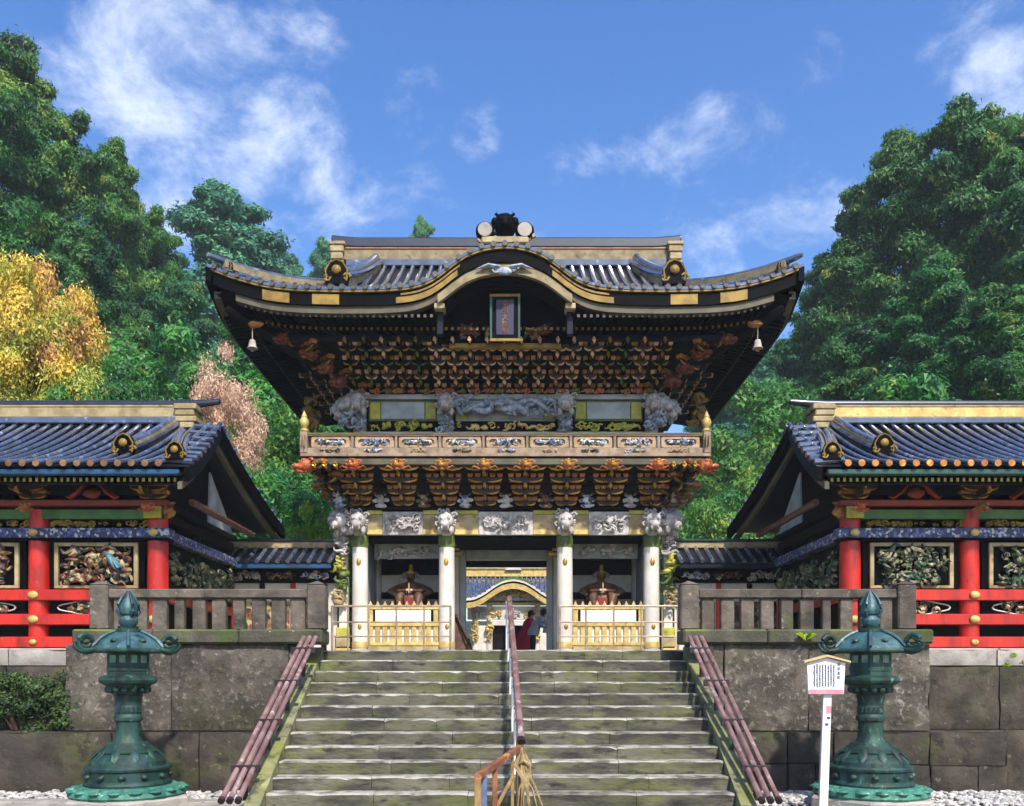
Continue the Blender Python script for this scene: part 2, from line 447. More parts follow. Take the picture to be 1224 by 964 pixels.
        for i in range(nu):
            i2 = (i + 1) % nu
            fs.append((t, i, i2)); fs.append((t + 1, (nv - 2) * nu + i2, (nv - 2) * nu + i))
        return self.add(vs, fs)

    def curl(self, c, rad, r, turns=1.1, a0=0.0, sg=1, n=5, steps=9):
        pts, rs = [], []
        for i in range(steps):
            t = i / (steps - 1)
            a = a0 + sg * t * turns * 2 * math.pi
            q = rad * (1 - .8 * t)
            pts.append((c[0] + q * math.cos(a), c[1] - .25 * r * t, c[2] + q * math.sin(a))); rs.append(r * (1 - .45 * t))
        return self.tube(pts, rs, n)

    def mesh(self, name, mats, smooth=None):
        me = bpy.data.meshes.new(name)
        me.from_pydata(self.v, [], self.f)
        for m in (mats if isinstance(mats, (list, tuple)) else [mats]): me.materials.append(MATS[m] if isinstance(m, str) else m)
        if any(self.mi): me.polygons.foreach_set('material_index', self.mi)
        if smooth is not None:
            me.polygons.foreach_set('use_smooth', [True] * len(me.polygons))
            me.set_sharp_from_angle(angle=R(smooth))
        me.update()
        return me

    def build(self, name, mats, parent=None, smooth=None):
        """mesh given in world coordinates; the object's origin goes to its middle"""
        xs = np.array(self.v); c = (xs.min(0) + xs.max(0)) / 2
        self.v = [tuple(p) for p in xs - c]
        o = bpy.data.objects.new(name, self.mesh(name, mats, smooth))
        COL.objects.link(o)
        put(o, Vector(c), parent)
        return o


def wloc(o):
    p = Vector((0, 0, 0))
    while o is not None:
        p += o.location; o = o.parent
    return p


def put(o, world, parent):
    if parent is not None:
        o.parent = parent
        o.location = Vector(world) - wloc(parent)
    else:
        o.location = world


def inst(name, mesh, world, parent=None, rot=(0, 0, 0), sc=(1, 1, 1), local=False):
    o = bpy.data.objects.new(name, mesh)
    COL.objects.link(o)
    if local:
        o.parent = parent; o.location = world
    else:
        put(o, world, parent)
    o.rotation_euler = rot
    o.scale = sc if isinstance(sc, (tuple, list)) else (sc, sc, sc)
    return o


def tag(o, label, cat, group=None, kind=None):
    if label: o['label'] = label
    if cat: o['category'] = cat
    if group: o['group'] = group
    if kind: o['kind'] = kind
    return o


def thing(name, loc, label, cat, group=None):
    o = bpy.data.objects.new(name, None)
    COL.objects.link(o)
    o.location = loc; o.empty_display_size = .3; o['kind'] = 'thing'
    return tag(o, label, cat, group)


def stuff(o):
    o['kind'] = 'stuff'; return o


def box(name, m, parent, x0, x1, y0, y1, z0, z1, b=0.01):
    return MB().box(x0, x1, y0, y1, z0, z1, b).build(name, m, parent)


def relief(w, h, d, n, seed, curls=.5, size=.09):
    """carved ground: scrolls and lumps spread over a w x h field, facing -Y, centred"""
    rg = random.Random(seed)
    mb = MB()
    for i in range(n):
        x = rg.uniform(-.5, .5) * (w - size); z = rg.uniform(-.5, .5) * (h - size); y = -rg.uniform(.1, .6) * d
        s = size * rg.uniform(.6, 1.25)
        q = rg.random()
        if q < curls * .6:
            mb.curl((x, y, z), s * .8, s * .24, rg.uniform(.8, 1.3), rg.uniform(0, 6.3), rg.choice((-1, 1)))
        elif q < curls:
            a = rg.uniform(0, 6.3); pts = []
            for k in range(6):
                t = k / 5 - .5
                pts.append((x + math.cos(a) * t * s * 2.6 - math.sin(a) * math.sin(t * 7) * s * .35, y - .3 * s * math.cos(t * 3), z + math.sin(a) * t * s * 2.0 + math.cos(a) * math.sin(t * 7) * s * .35))
            mb.tube(pts, [s * .12, s * .28, s * .32, s * .3, s * .22, s * .08], 5)
        else:
            mb.blob((x, y, z), (s * rg.uniform(.4, .9), d * .5, s * rg.uniform(.3, .7)), rg, .2, 6, 4)
    return mb


def interp(xs, ys):
    """monotone smooth interpolation through a table"""
    xs, ys = np.array(xs, float), np.array(ys, float)
    d = np.diff(ys) / np.diff(xs); m = np.zeros(len(xs))
    for i in range(1, len(xs) - 1):
        m[i] = 0 if d[i - 1] * d[i] <= 0 else 2 * d[i - 1] * d[i] / (d[i - 1] + d[i])
    m[-1] = d[-1]

    def f(x):
        x = min(max(x, xs[0]), xs[-1])
        i = min(int(np.searchsorted(xs, x, 'right')) - 1, len(xs) - 2)
        h = xs[i + 1] - xs[i]; t = (x - xs[i]) / h
        return float((2 * t**3 - 3 * t**2 + 1) * ys[i] + (t**3 - 2 * t**2 + t) * h * m[i] + (-2 * t**3 + 3 * t**2) * ys[i + 1] + (t**3 - t**2) * h * m[i + 1])
    return f


def dome_nut(x, y, z, r):
    return MB().blob((x, y, z), (r, r * .5, r), None, 0, 8, 5)


# ------------------------------------------------------------------ the setting
LAND = 2.34                                    # level of the upper terrace
def sheet(name, m, x0, x1, y0, y1, z):
    o = MB().add([(x0, y0, z), (x1, y0, z), (x1, y1, z), (x0, y1, z)], [(0, 1, 2, 3)]).build(name, m)
    o['kind'] = 'structure'; return o


sheet('ground', 'earth', -600, 600, -300, 900, 0.0)
terr = MB().box(-40, 40, 15.1, 62, 0.3, LAND - .004).build('terrace', 'terrace')
terr['kind'] = 'structure'


def hill_z(x, y):
    ax = abs(x)
    side = max(0.0, ax - 13.0); back = max(0.0, y - 62.0)
    s1 = 1 - math.exp(-side / 22.0)
    ramp = min(1.0, max(0.0, (y - 20) / 14.0))
    return LAND + .03 + ramp * s1 * 13.0 + min(back, 60) * .12 + .6 * math.sin(x * .21) * math.sin(y * .17) * s1 * ramp


hl = MB()
for sgn in (-1, 1):
    hl.grid(lambda u, v: (sgn * (12.5 + 110 * u ** 1.4), 20 + 140 * v, hill_z(12.5 + 110 * u ** 1.4, 20 + 140 * v)), 28, 28)
hl.grid(lambda u, v: (-12.5 + 25 * u, 62 + 98 * v, hill_z(0, 62 + 98 * v)), 4, 10)
hl = hl.build('hillside', 'forest_floor', smooth=60); hl['kind'] = 'structure'

# ---- stairs: thirteen courses of long stone slabs
rs = random.Random(5)
stairs = thing('stone_stairs', (0, 13, 0), 'broad flight of mossy stone steps rising to the gate', 'stairs')
HW, RISE, RUN = 3.07, .18, .32
def slab(x0, x1, y0, y1, z0, z1):
    """a worn step stone: its nose dips and chips along the length"""
    mb = MB(); n = max(4, int((x1 - x0) / .11)); rows = []
    for i in range(n + 1):
        x = x0 + (x1 - x0) * i / n; e = .012 if i in (0, n) else 0
        d = rs.uniform(0, .007) + (rs.uniform(.01, .022) if rs.random() < .1 else 0) + e; f = rs.uniform(-.004, .004)
        rows.append([(x, y1, z1), (x, y0 + .05, z1 - f * .3), (x, y0 + .012 + d, z1 - .002), (x, y0 + f, z1 - .014 - d), (x, y0 + f * .5 + e * .5, z0)])
    vs = [p for r in rows for p in r]; m = 5
    fs = [(i * m + k, i * m + k + 1, (i + 1) * m + k + 1, (i + 1) * m + k) for i in range(n) for k in range(m - 1)]
    fs += [(0, 1, 2, 3, 4), tuple(n * m + k for k in (4, 3, 2, 1, 0))]
    return mb.add(vs, fs).build('step_slab', 'stone_step', stairs)
for k in range(13):
    yn = 15.0 - RUN * k; zt = LAND - RISE * k
    n = rs.choice((4, 5, 5, 6))
    cuts = [-HW] + sorted(-HW + 2 * HW * (i + rs.uniform(-.33, .33)) / n for i in range(1, n)) + [HW]
    for a, b in zip(cuts, cuts[1:]):
        j = rs.uniform(-.007, .007)
        slab(a + .003, b - .003, yn + j, yn + RUN + .16, zt - RISE + .004, zt + rs.uniform(-.004, .004))
core = MB().prism([(14.95, 0.0), (15.5, 0.0), (15.5, LAND - .1), (15.2, LAND - .1), (11.3, .02), (11.3, 0)], -HW + .01, HW - .01, 'x').build('core', 'stone_mossy', stairs)
for s in (-1, 1):                               # sloping kerb stones either side
    n = 5
    for i in range(n):
        y0 = 11.0 + (15.05 - 11.0) * i / n; y1 = 11.0 + (15.05 - 11.0) * (i + 1) / n - .02
        za = .02 + (y0 - 11.0) * .5625 + .10; zb = .02 + (y1 - 11.0) * .5625 + .10
        MB().prism([(y0, 0), (y1, 0), (y1, zb), (y0, za)], s * (HW + .004), s * (HW + .21), 'x').build('kerb_stone', 'stone_curb', stairs)
# bundle of three pipes on each kerb
for s in (-1, 1):
    side = 'left' if s < 0 else 'right'
    hr = thing('pipe_handrail', (s * 3.4, 13, .3), 'bundle of three plum brown pipes sloping along the %s edge of the stairs' % side, 'handrail', 'pipe rails on the stair edges')
    A = Vector((s * 3.10, 14.12, 2.52)); B = Vector((s * 3.40, 11.05, .33))
    for i in range(3):
        o = (i - 1) * .105
        MB().tube([A + Vector((o * .9, 0, 0)), A.lerp(B, .5) + Vector((o, 0, .01 * (i - 1))), B + Vector((o * 1.02, 0, 0))], .036, 9).build('pipe', 'pipe', hr, smooth=40)
        MB().tube([B + Vector((o * 1.02, .03, .018)), B + Vector((o * 1.02, -.02, -.012))], .045, 9).build('end_cap', 'pipe_dark', hr, smooth=40)
    for t in (.1, .33, .58, .84):
        p = A.lerp(B, t)
        MB().box(p.x - .19, p.x + .19, p.y - .025, p.y + .025, p.z - .05, p.z + .047, .006).build('clamp', 'pipe_dark', hr)
        MB().box(p.x - .03, p.x + .03, p.y - .02, p.y + .02, max(0.03, p.z - .42), p.z - .045).build('clamp_foot', 'pipe_dark', hr)

# ---- stone walls, ledges and balustrades
def stone(name, m, par, x0, x1, y0, y1, z0, z1, rg, b=.03):
    """a rough-faced block: chamfered with its face split and pushed about"""
    mb = MB(); nx = max(2, int((x1 - x0) / .13)); nz = max(2, int((z1 - z0) / .13)); ph_ = rg.uniform(0, 9)
    j = {}
    for a in range(nx + 1):
        for c in range(nz + 1):
            edge = a in (0, nx) or c in (0, nz)
            j[a, c] = (b if edge else 0) + rg.uniform(-.012, .012) + .022 * math.sin(a * .8 + ph_) * math.sin(c * .9 + ph_ * 2)
    mb.grid(lambda u, v: (x0 + (x1 - x0) * u, y0 + j[round(u * nx), round(v * nz)], z0 + (z1 - z0) * v), nx, nz)
    mb.add([(x0, y0 + b, z0), (x1, y0 + b, z0), (x1, y0 + b, z1), (x0, y0 + b, z1), (x0, y1, z0), (x1, y1, z0), (x1, y1, z1), (x0, y1, z1)],
           [(4, 7, 6, 5), (0, 4, 5, 1), (3, 2, 6, 7), (0, 3, 7, 4), (1, 5, 6, 2)])
    return mb.build(name, m, par, smooth=50)


rw = random.Random(11)
for s in (-1, 1):
    side = 'left' if s < 0 else 'right'
    w = thing('retaining_wall', (s * 5, 14.6, 0), 'weathered stone retaining wall under the stone balustrade, %s of the stairs' % side, 'wall', 'retaining walls beside the stairs')
    def blk(m, a, b, y0, y1, z0, z1):
        x0, x1 = (s * a, s * b) if s > 0 else (s * b, s * a)
        stone('stone_block', m, w, x0 + .008, x1 - .008, y0, y1, z0 + .006, z1 - .006, rw)
    blk('stone_wall', 3.29, 3.62 if s > 0 else 3.50, 14.35, 14.9, 1.0, 2.42)
    lows = [3.29, 4.6, 5.35, 6.9, 8.15] if s > 0 else [3.29, 4.9, 6.3, 8.3]
    tops = [3.62, 5.0, 6.98] if s > 0 else [3.50, 5.42, 7.15]
    for a, b in zip(tops, tops[1:]): blk('stone_wall', a, b, 14.33 + rw.uniform(-.02, .02), 14.9, 1.0, 2.42)
    for a, b in zip(lows, lows[1:]):
        if s > 0:
            m = rw.uniform(.42, .5)
            blk('stone_mossy', a, b, 14.16, 14.9, m, .99); c = rw.uniform(.3, .7) * (b - a) + a
            blk('stone_mossy', a, c, 14.12, 14.9, 0, m); blk('stone_mossy', c, b, 14.13, 14.9, 0, m)
        else:
            blk('stone_mossy', a, b, 14.14 + rw.uniform(-.02, .02), 14.9, 0, .99)
    # the set-back wall further out
    out = thing('outer_wall', (s * 9, 15.3, 0), 'mossy dark stone wall below the red corridor on the %s' % side, 'wall', 'outer stone walls under the corridors')
    xs = [7.0, 8.3, 9.6, 11.2, 13.0, 15.0]
    for a, b in zip(xs, xs[1:]):
        for (z0, z1, yy) in ((2.07, LAND + .0, 14.72), (1.0, 2.06, 14.66), (0.0, 1.0, 14.5)):
            x0, x1 = (s * a, s * b) if s > 0 else (s * b, s * a)
            stone('coping_stone' if z0 > 2 else 'stone_block', 'stone_pale' if z0 > 2 else 'stone_mossy', out, x0 + .008, x1 - .008, yy, 15.4, z0 + .005, z1 - .005, rw)
    # balustrade
    bl = thing('stone_balustrade', (s * 4.8, 14.5, 2.42), 'grey stone balustrade with flat upright slabs, %s of the stairs' % side, 'balustrade', 'stone balustrades beside the stairs')
    xa, xb = 2.93, 7.0
    for a, b in ((xa, 4.3), (4.3, 5.7), (5.7, 7.0)):
        box('coping_stone', 'stone_ledge', bl, s * a + s * .005, s * b - s * .005, 14.24, 14.86, 2.42, 2.655, .03)
    for px in (3.06, 6.62):
        p = MB().box(s * px - .15, s * px + .15, 14.36, 14.66, 2.655, 3.40, .025)
        p.add(*[[(s * px - .15, 14.36, 3.40), (s * px + .15, 14.36, 3.40), (s * px + .15, 14.66, 3.40), (s * px - .15, 14.66, 3.40), (s * px, 14.51, 3.47)], [(0, 1, 4), (1, 2, 4), (2, 3, 4), (3, 0, 4)]])
        p.build('post', 'stone_rail', bl)
    for a, b in ((3.21, 4.9), (4.9, 6.47)):
        box('top_rail', 'stone_rail', bl, s * a + .004, s * b - .004, 14.40, 14.62, 3.17, 3.325, .02)
    nb = 10
    for i in range(nb):
        cx = 3.21 + (6.47 - 3.21) * (i + .5) / nb; hw = .108 + rw.uniform(-.012, .012)
        if i == 6: hw *= .7
        box('upright_slab', 'stone_rail', bl, s * cx - hw, s * cx + hw, 14.45, 14.57, 2.656, 3.169, .012)

# ---- white pebbles and paving at the wall foot
rp = random.Random(3)
def pebbles(name, x0, x1, y0, y1, n, label):
    mb = MB()
    for i in range(n):
        r = rp.uniform(.025, .06)
        mb.blob((rp.uniform(x0, x1), rp.uniform(y0, y1), rp.uniform(.01, .05)), (r, r * rp.uniform(.6, 1), r * .6), rp, .2, 6, 4)
    o = mb.build(name, 'pebble', smooth=60)
    tag(o, label, 'gravel', None, 'stuff'); return o
pebbles('gravel', 3.65, 8.2, 12.6, 14.1, 1700, 'pale round gravel at the foot of the right stone wall')
pebbles('gravel', -8.2, -3.7, 13.1, 14.1, 700, 'pale gravel strip at the foot of the left stone wall')
pav = thing('paving', (-5.5, 12.8, 0), 'row of pale paving stones below the left stone wall', 'paving')
x = -9.0
while x < -3.8:
    w_ = rp.uniform(.2, .5)
    for (y0, y1) in ((12.2, 12.75), (12.78, 13.12)):
        box('paving_stone', 'stone_pale', pav, x, x + w_ - .02, y0, y1, .004, .05 + rp.uniform(0, .02), .01)
    x += w_

# ---- centre handrail and the rusty barrier at its foot
ch = thing('centre_handrail', (.2, 13, 0), 'plum brown flat handrail running up the middle of the stairs', 'handrail')
A, B = Vector((.10, 15.7, 3.30)), Vector((.27, 11.3, 1.06))
mbt = MB(); n = 7
mbt.tube([A, A.lerp(B, .5), B], .046, 8, True, .8); mbt.build('rail', 'pipe', ch, smooth=40)
MB().tube([B + Vector((-.003, .06, .03)), B + Vector((.003, -.03, -.015))], .053, 8, True, .82).build('end_cap', 'pipe_dark', ch, smooth=40)
for t in (.02, .22, .42, .62, .82, .97):
    p = A.lerp(B, t); kk = (15.0 - p.y) / RUN
    zf = LAND - RISE * max(0, math.ceil(kk - .05)) if p.y < 15 else LAND
    MB().tube([(p.x - .05, p.y, max(zf, 0) - .02), (p.x - .05, p.y, p.z - .03)], .016, 8).build('post', 'ochre_post' if t > .9 else 'white_paint', ch, smooth=40)
    if t > .15: MB().tube([(p.x - .06, p.y, p.z - .2), (p.x + .05, p.y, p.z - .04)], .016, 6).build('bracket', 'pipe_dark', ch)
bar = thing('rusty_barrier', (0, 10.4, 0), 'rusty iron barrier at the foot of the middle handrail', 'barrier')
C = Vector((-.22, 9.5, .84)); D = Vector((.26, 11.2, 1.02))
MB().slabline([C, C.lerp(D, .5), D], .075, .06, (1, 0, 0)).build('top_rail', 'rust', bar)
for (t, m, w_) in ((0.0, 'ochre_post', .035), (.12, 'blue_tape', .036), (.36, 'rust', .03), (.78, 'ochre_post', .02), (1.0, 'rust', .032)):
    p = C.lerp(D, t)
    box('post', m, bar, p.x - w_, p.x + w_, p.y - w_, p.y + w_, 0.0, p.z - .05, .006)
p, q = C.lerp(D, .36), C.lerp(D, .8)
MB().tube([(p.x, p.y, .35), (q.x, q.y, .66)], .024, 7).build('brace', 'ochre_post', bar, smooth=40)
MB().tube([(p.x, p.y, .30), (C.x, C.y, .36)], .02, 7).build('brace', 'rust', bar, smooth=40)
tw = thing('rope_bundle', (.3, 11.1, 0.1), 'tangle of old straw rope hanging at the foot of the handrail', 'rope')
for i in range(9):
    a = rp.uniform(-.12, .14); b = rp.uniform(-.15, .3)
    MB().tube([(.27 + a * .2, 11.08, 1.0 - rp.uniform(0, .12)), (.27 + a, 11.0, .78), (.28 + b * .6, 10.95, .5), (.28 + b, 10.95, .30 - rp.uniform(0, .12))], [.012, .016, .014, .008], 5).build('strand', 'twig', tw, smooth=50)
MB().tube([(.24, 11.0, .8), (.3, 10.96, .84), (.37, 10.98, .78), (.38, 11.0, .66)], .02, 6).build('loop', 'twig', tw, smooth=50)

# ---- pipe fences on the terrace in front of the gate
for s in (-1, 1):
    side = 'left' if s < 0 else 'right'
    pf = thing('pipe_fence', (s * 2.5, 19, LAND), 'thin tan pipe fence in front of the %s guardian niche' % side, 'fence', 'pipe fences before the gate')
    xs = [1.18, 1.75, 2.35, 2.95, 3.4, 3.74]
    for x in xs: MB().tube([(s * x, 19, LAND), (s * x, 19, 3.41)], .026 if x in (1.18, 3.74) else .02, 7).build('post', 'fence_pipe', pf, smooth=40)
    for z in (3.405, 3.06, 2.75): MB().tube([(s * 1.18, 19, z), (s * 3.74, 19, z)], .024 if z > 3.3 else .017, 7).build('rail', 'fence_pipe', pf, smooth=40)

# ---- bronze lanterns
def lantern(label, x, y):
    t = thing('bronze_lantern', (x, y, 0), label, 'lantern', 'bronze lanterns before the wall')
    fa = math.atan2(-y, EYE[0] - x)
    def L(name, prof, m='bronze', n=24, ph=0, smooth=32, par=t):
        return MB().lathe(prof, n, (x, y, 0), ph).build(name, m, par, smooth)
    hx = fa
    ped = MB().lathe([(.93, -.12), (.93, .10), (.90, .13)], 6, (x, y, 0), hx).build('pedestal', 'stone_pale', t)
    b0 = L('foot_ring', [(.80, .13), (.82, .16), (.80, .21), (.74, .235), (.70, .27), (.66, .275)], 'verdigris')
    # lotus petals along the foot
    for k in range(18):
        a = 2 * math.pi * k / 18
        MB().blob((x + .755 * math.cos(a), y + .755 * math.sin(a), .225), (.10, .10, .035), rp, .1, 7, 4).build('petal', 'verdigris', b0, 60)
    L('base_drum', [(.60, .27), (.61, .30), (.60, .33), (.575, .35), (.575, .47), (.60, .49), (.605, .52), (.58, .545)])
    dr = L('base_bell', [(.53, .545), (.52, .60), (.46, .66), (.40, .705), (.41, .725), (.38, .74), (.33, .80), (.285, .83), (.27, .85)])
    for k in range(12):
        a = 2 * math.pi * (k + .5) / 12
        MB().blob((x + .578 * math.cos(a), y + .578 * math.sin(a), .41), (.055, .055, .038), None, 0, 7, 5).build('boss', 'bronze', dr, 60)
    L('shaft', [(.225, .85), (.19, .90), (.178, .98), (.172, 1.06), (.172, 1.13), (.195, 1.15), (.205, 1.185), (.195, 1.22), (.178, 1.24), (.178, 1.36), (.19, 1.45), (.205, 1.50)])
    L('platform', [(.215, 1.50), (.25, 1.53), (.27, 1.57), (.34, 1.60), (.36, 1.635), (.44, 1.665), (.46, 1.70), (.455, 1.735), (.40, 1.76), (.33, 1.775)], n=6, ph=hx, smooth=20)
    fb = L('fire_box', [(.325, 1.775), (.325, 2.10)], n=6, ph=hx, smooth=20)
    ap = .325 * math.cos(R(30))
    for k in range(6):
        a = hx + R(30) + 2 * math.pi * k / 6; ca, sa = math.cos(a), math.sin(a)
        for u in (-.075, .075):
            px, py = x + ca * (ap + .004) - sa * u, y + sa * (ap + .004) + ca * u
            m = MB().box(-.045, .045, -.004, .004, -.05, .05)
            inst('window', m.mesh('window', 'lamp_window'), (px, py, 1.99), fb, (0, 0, a + math.pi / 2))
        m = MB().box(-.15, .15, -.006, .006, -.025, .025, .004)
        inst('moulding', m.mesh('moulding', 'bronze'), (x + ca * (ap + .004), y + sa * (ap + .004), 1.85), fb, (0, 0, a + math.pi / 2))
    cap = L('cap', [(.30, 2.085), (.52, 2.09), (.535, 2.115), (.53, 2.14), (.44, 2.235), (.33, 2.30), (.22, 2.35), (.17, 2.37)], 'bronze_cap', n=6, ph=hx, smooth=20)
    for k in range(6):
        a = hx + 2 * math.pi * k / 6; ca, sa = math.cos(a), math.sin(a)
        rib = [(.20, 2.375), (.33, 2.325), (.44, 2.26), (.52, 2.18), (.56, 2.15)]
        MB().tube([(x + ca * r, y + sa * r, z) for r, z in rib], [.022, .025, .028, .03, .026], 6).build('rib', 'bronze_cap', cap, 50)
        if k == 0: continue                         # the corner towards the viewer has lost its frond
        sc = []; rr = []
        for i in range(13):                         # fern-frond scroll at the corner
            u = i / 12; an = -R(120) + u * R(430); q = .135 * (1 - .5 * u)
            sc.append((x + ca * (.645 + q * math.cos(an)), y + sa * (.645 + q * math.cos(an)), 2.215 + q * math.sin(an) * .92)); rr.append(.042 * (1 - .35 * u))
        MB().tube(sc, rr, 7).build('scroll', 'bronze', cap, 60)
        sc2 = [(x + ca * r, y + sa * r, z) for r, z in ((.50, 2.13), (.58, 2.10), (.66, 2.085), (.74, 2.10), (.80, 2.15), (.81, 2.20))]
        MB().tube(sc2, [.034, .036, .034, .03, .024, .014], 7).build('scroll_tail', 'bronze', cap, 60)
    rim = MB().lathe([(.50, 2.075), (.545, 2.08), (.555, 2.10), (.545, 2.125), (.50, 2.13)], 6, (x, y, 0), hx).build('rim', 'bronze', cap, 20)
    pl = L('lotus', [(.235, 1.515), (.245, 1.52), (.245, 1.535), (.235, 1.54)], 'bronze', 18)
    for k in range(14):
        a = 2 * math.pi * k / 14
        MB().blob((x + .27 * math.cos(a), y + .27 * math.sin(a), 1.575), (.055, .055, .05), None, 0, 7, 5).build('petal', 'bronze', pl, 60)
    for k in range(10):                             # cast lotus petals lying over the bell of the base
        a = 2 * math.pi * (k + .5) / 10; ca, sa = math.cos(a), math.sin(a)
        MB().tube([(x + ca * r, y + sa * r, z) for r, z in ((.36, .765), (.415, .71), (.465, .665), (.515, .605))], [.03, .062, .07, .02], 6, True, .35).build('petal', 'bronze', dr, 60)
    ins = L('inscription_band', [(.181, 1.25), (.186, 1.26), (.186, 1.345), (.181, 1.355)], 'bronze', 20)
    for k in range(9):
        a = fa + R(-70 + 17.5 * k)
        for q in range(3): MB().box(-.012, .012, -.004, .004, -.009, .009).build('character', 'bronze', ins).location += Vector((x + .188 * math.cos(a), y + .188 * math.sin(a), 1.275 + .027 * q))
    for k in range(6):
        a = hx + R(30) + 2 * math.pi * k / 6; ca, sa = math.cos(a), math.sin(a)
        MB().blob((x + ca * .375, y + sa * .375, 2.235), (.06, .06, .028), None, 0, 8, 5).build('crest', 'bronze', cap, 60)
    L('neck', [(.19, 2.36), (.19, 2.40), (.14, 2.41), (.15, 2.44)], 'bronze', 12)
    fn = L('finial', [(.10, 2.44), (.13, 2.48), (.135, 2.53), (.11, 2.57), (.09, 2.59), (.12, 2.61), (.135, 2.66), (.13, 2.71), (.10, 2.78), (.06, 2.85), (.025, 2.90), (.005, 2.945)], 'bronze_cap', 16)
    for k in range(4):
        a = R(45) + k * R(90); ca, sa = math.cos(a), math.sin(a)
        MB().tube([(x + ca * r, y + sa * r, z) for r, z in ((.12, 2.58), (.16, 2.65), (.15, 2.74), (.10, 2.83), (.02, 2.93))], [.02, .026, .024, .018, .008], 6).build('flame', 'bronze_cap', fn, 60)
    t.location.z = .075; t.scale = (.96, .96, 1.035)
    return t


lantern('tall green bronze lantern standing left of the stairs', -5.31, 12.5)
lantern('tall green bronze lantern behind the white notice board', 5.25, 12.5)

# ---- notice board
sg = thing('notice_board', (4.16, 12.0, 0), 'white wooden notice board with a little roof on a white post', 'sign')
bx = at(987, 812, 12.0).x; zb0, zb1 = at(0, 830, 12.0).z, at(0, 793, 12.0).z
MB().prism([(bx - .245, zb0), (bx + .235, zb0), (bx + .255, zb1), (bx, zb1 + .075), (bx - .265, zb1)], 11.97, 12.01, 'y').build('board', 'white_paint', sg)
for s in (-1, 1):
    MB().prism([(bx, zb1 + .085), (bx + s * .315, zb1 + .005), (bx + s * .315, zb1 + .03), (bx, zb1 + .115)], 11.92, 12.06, 'y').build('roof_board', 'raw_wood', sg)
MB().box(bx - .24, bx + .23, 11.963, 11.967, zb0 + .003, zb0 + .065).build('red_band', 'pink_paint', sg)
MB().prism([(bx - .02, zb0 + .1), (bx + .09, zb0 + .1), (bx + .03, 0), (bx - .085, 0)], 12.012, 12.07, 'y').build('post', 'white_paint', sg)
MB().prism([(bx + .01, zb0 - .26), (bx + .075, zb0 - .26), (bx + .078, zb0 - .16), (bx + .013, zb0 - .16)], 12.006, 12.0095, 'y').build('red_mark', 'pink_paint', sg)
rt = random.Random(8)
def ink(x, z0, z1, w, parent):                    # a column of small brushed characters
    mb = MB(); z = z1
    while z > z0 + w:
        h = w * .95
        for q in range(3):
            zz = z - h * (q + .5) / 3.2; mb.box(x - w * rt.uniform(.3, .5), x + w * rt.uniform(.3, .5), 11.9655, 11.9685, zz - .0035, zz + .0035)
        mb.box(x - .004 + rt.uniform(-.01, .01), x + .004, 11.964, 11.9685, z - h, z)
        z -= w * 1.18
    mb.build('lettering', 'sign_ink', parent)
ink(bx + .165, zb0 + .16, zb1 + .005, .05, sg)
for i in range(8): ink(bx + .10 - i * .038, zb0 + .09, zb1 - .02 + rt.uniform(-.02, .01), .021, sg)
ink_z = zb0 - .30
for (dz, dx) in ((.02, .045), (.11, .02)):
    MB().box(bx + dx - .025, bx + dx + .02, 12.006, 12.0095, ink_z - dz - .02, ink_z - dz + .012).build('small_mark', 'sign_ink', sg)

# ------------------------------------------------------------------ the two-storey gate
G = thing('two_storey_gate', (0, 23.2, LAND), 'huge two-storey gate thick with carving under a curved tile roof', 'gate')
CX = (-3.48, -1.41, 1.41, 3.48)
FY, MY, BY = 21.0, 23.2, 25.4
rg = random.Random(21)

# --- ground storey
for r_, y in enumerate((FY, MY, BY)):
    for x in CX:
        MB().lathe([(.27, 0), (.27, .10), (.22, .16), (.20, .20)], 18, (x, y, LAND)).build('column_base', 'stone_pale', G, 40)
        c = MB().lathe([(.185, .20), (.195, .6), (.19, 1.8), (.18, 2.95)], 20, (x, y, LAND)).build('column', 'gofun', G, 50)
        if r_ == 0:
            MB().lathe([(.192, 0), (.20, .06), (.20, .26), (.192, .34)], 20, (x, y, LAND + 2.62)).build('collar', 'moss_green', c, 50)
            MB().blob((x, y - .19, LAND + 2.26), (.055, .03, .09), None, 0, 8, 5).build('fitting', 'gold', c, 60)
            MB().blob((x + .02, y - .19, LAND + .72), (.05, .03, .07), None, 0, 8, 5).build('fitting', 'gold', c, 60)
            MB().lathe([(.197, 0), (.203, .03), (.203, .12), (.197, .15)], 20, (x, y, LAND + .22)).build('band', 'gold_leaf', c, 50)
# beams with carved fields
def front_beam(y, xa, xb, depth, carved, sd):
    z0, z1 = 5.27, 5.80; m = (xa + xb) / 2; w = xb - xa
    b = box('beam', 'gofun', G, xa, xb, y - .12, y + .12, z0, z1, .015)
    if carved:
        e = w * .27
        for a, bb in ((xa + .19, xa + e), (xb - e, xb - .19)):
            for (za, zb, m_) in ((z1 - .07, z1 + .03, 'yellow_green'), (z0 - .025, z0 + .10, 'gold_leaf'), (z0 + .10, z1 - .07, 'cream')):
                box('painted_band', m_, b, a, bb, y - .17 if m_ != 'cream' else y - .14, y - .118, za, zb, .012)
        box('carved_field', 'carve_white', b, xa + e, xb - e, y - .165, y - .118, z0 - .035, z1 - .005, .015)
        inst('carving', relief(w - 2 * e - .1, .40, .12, 26, sd, .75, .12).mesh('carving', 'carve_white', 60), (m, y - .18, (z0 + z1) / 2), b)
    return b
for i in range(3): front_beam(FY, CX[i], CX[i + 1], .24, True, 40 + i)
for y in (MY, BY):
    for i in range(3): front_beam(y, CX[i], CX[i + 1], .24, False, 0)
for x in (CX[0], CX[3], CX[1], CX[2]): box('side_beam', 'gofun', G, x - .10, x + .10, FY + .13, BY - .13, 5.29, 5.75, .015)
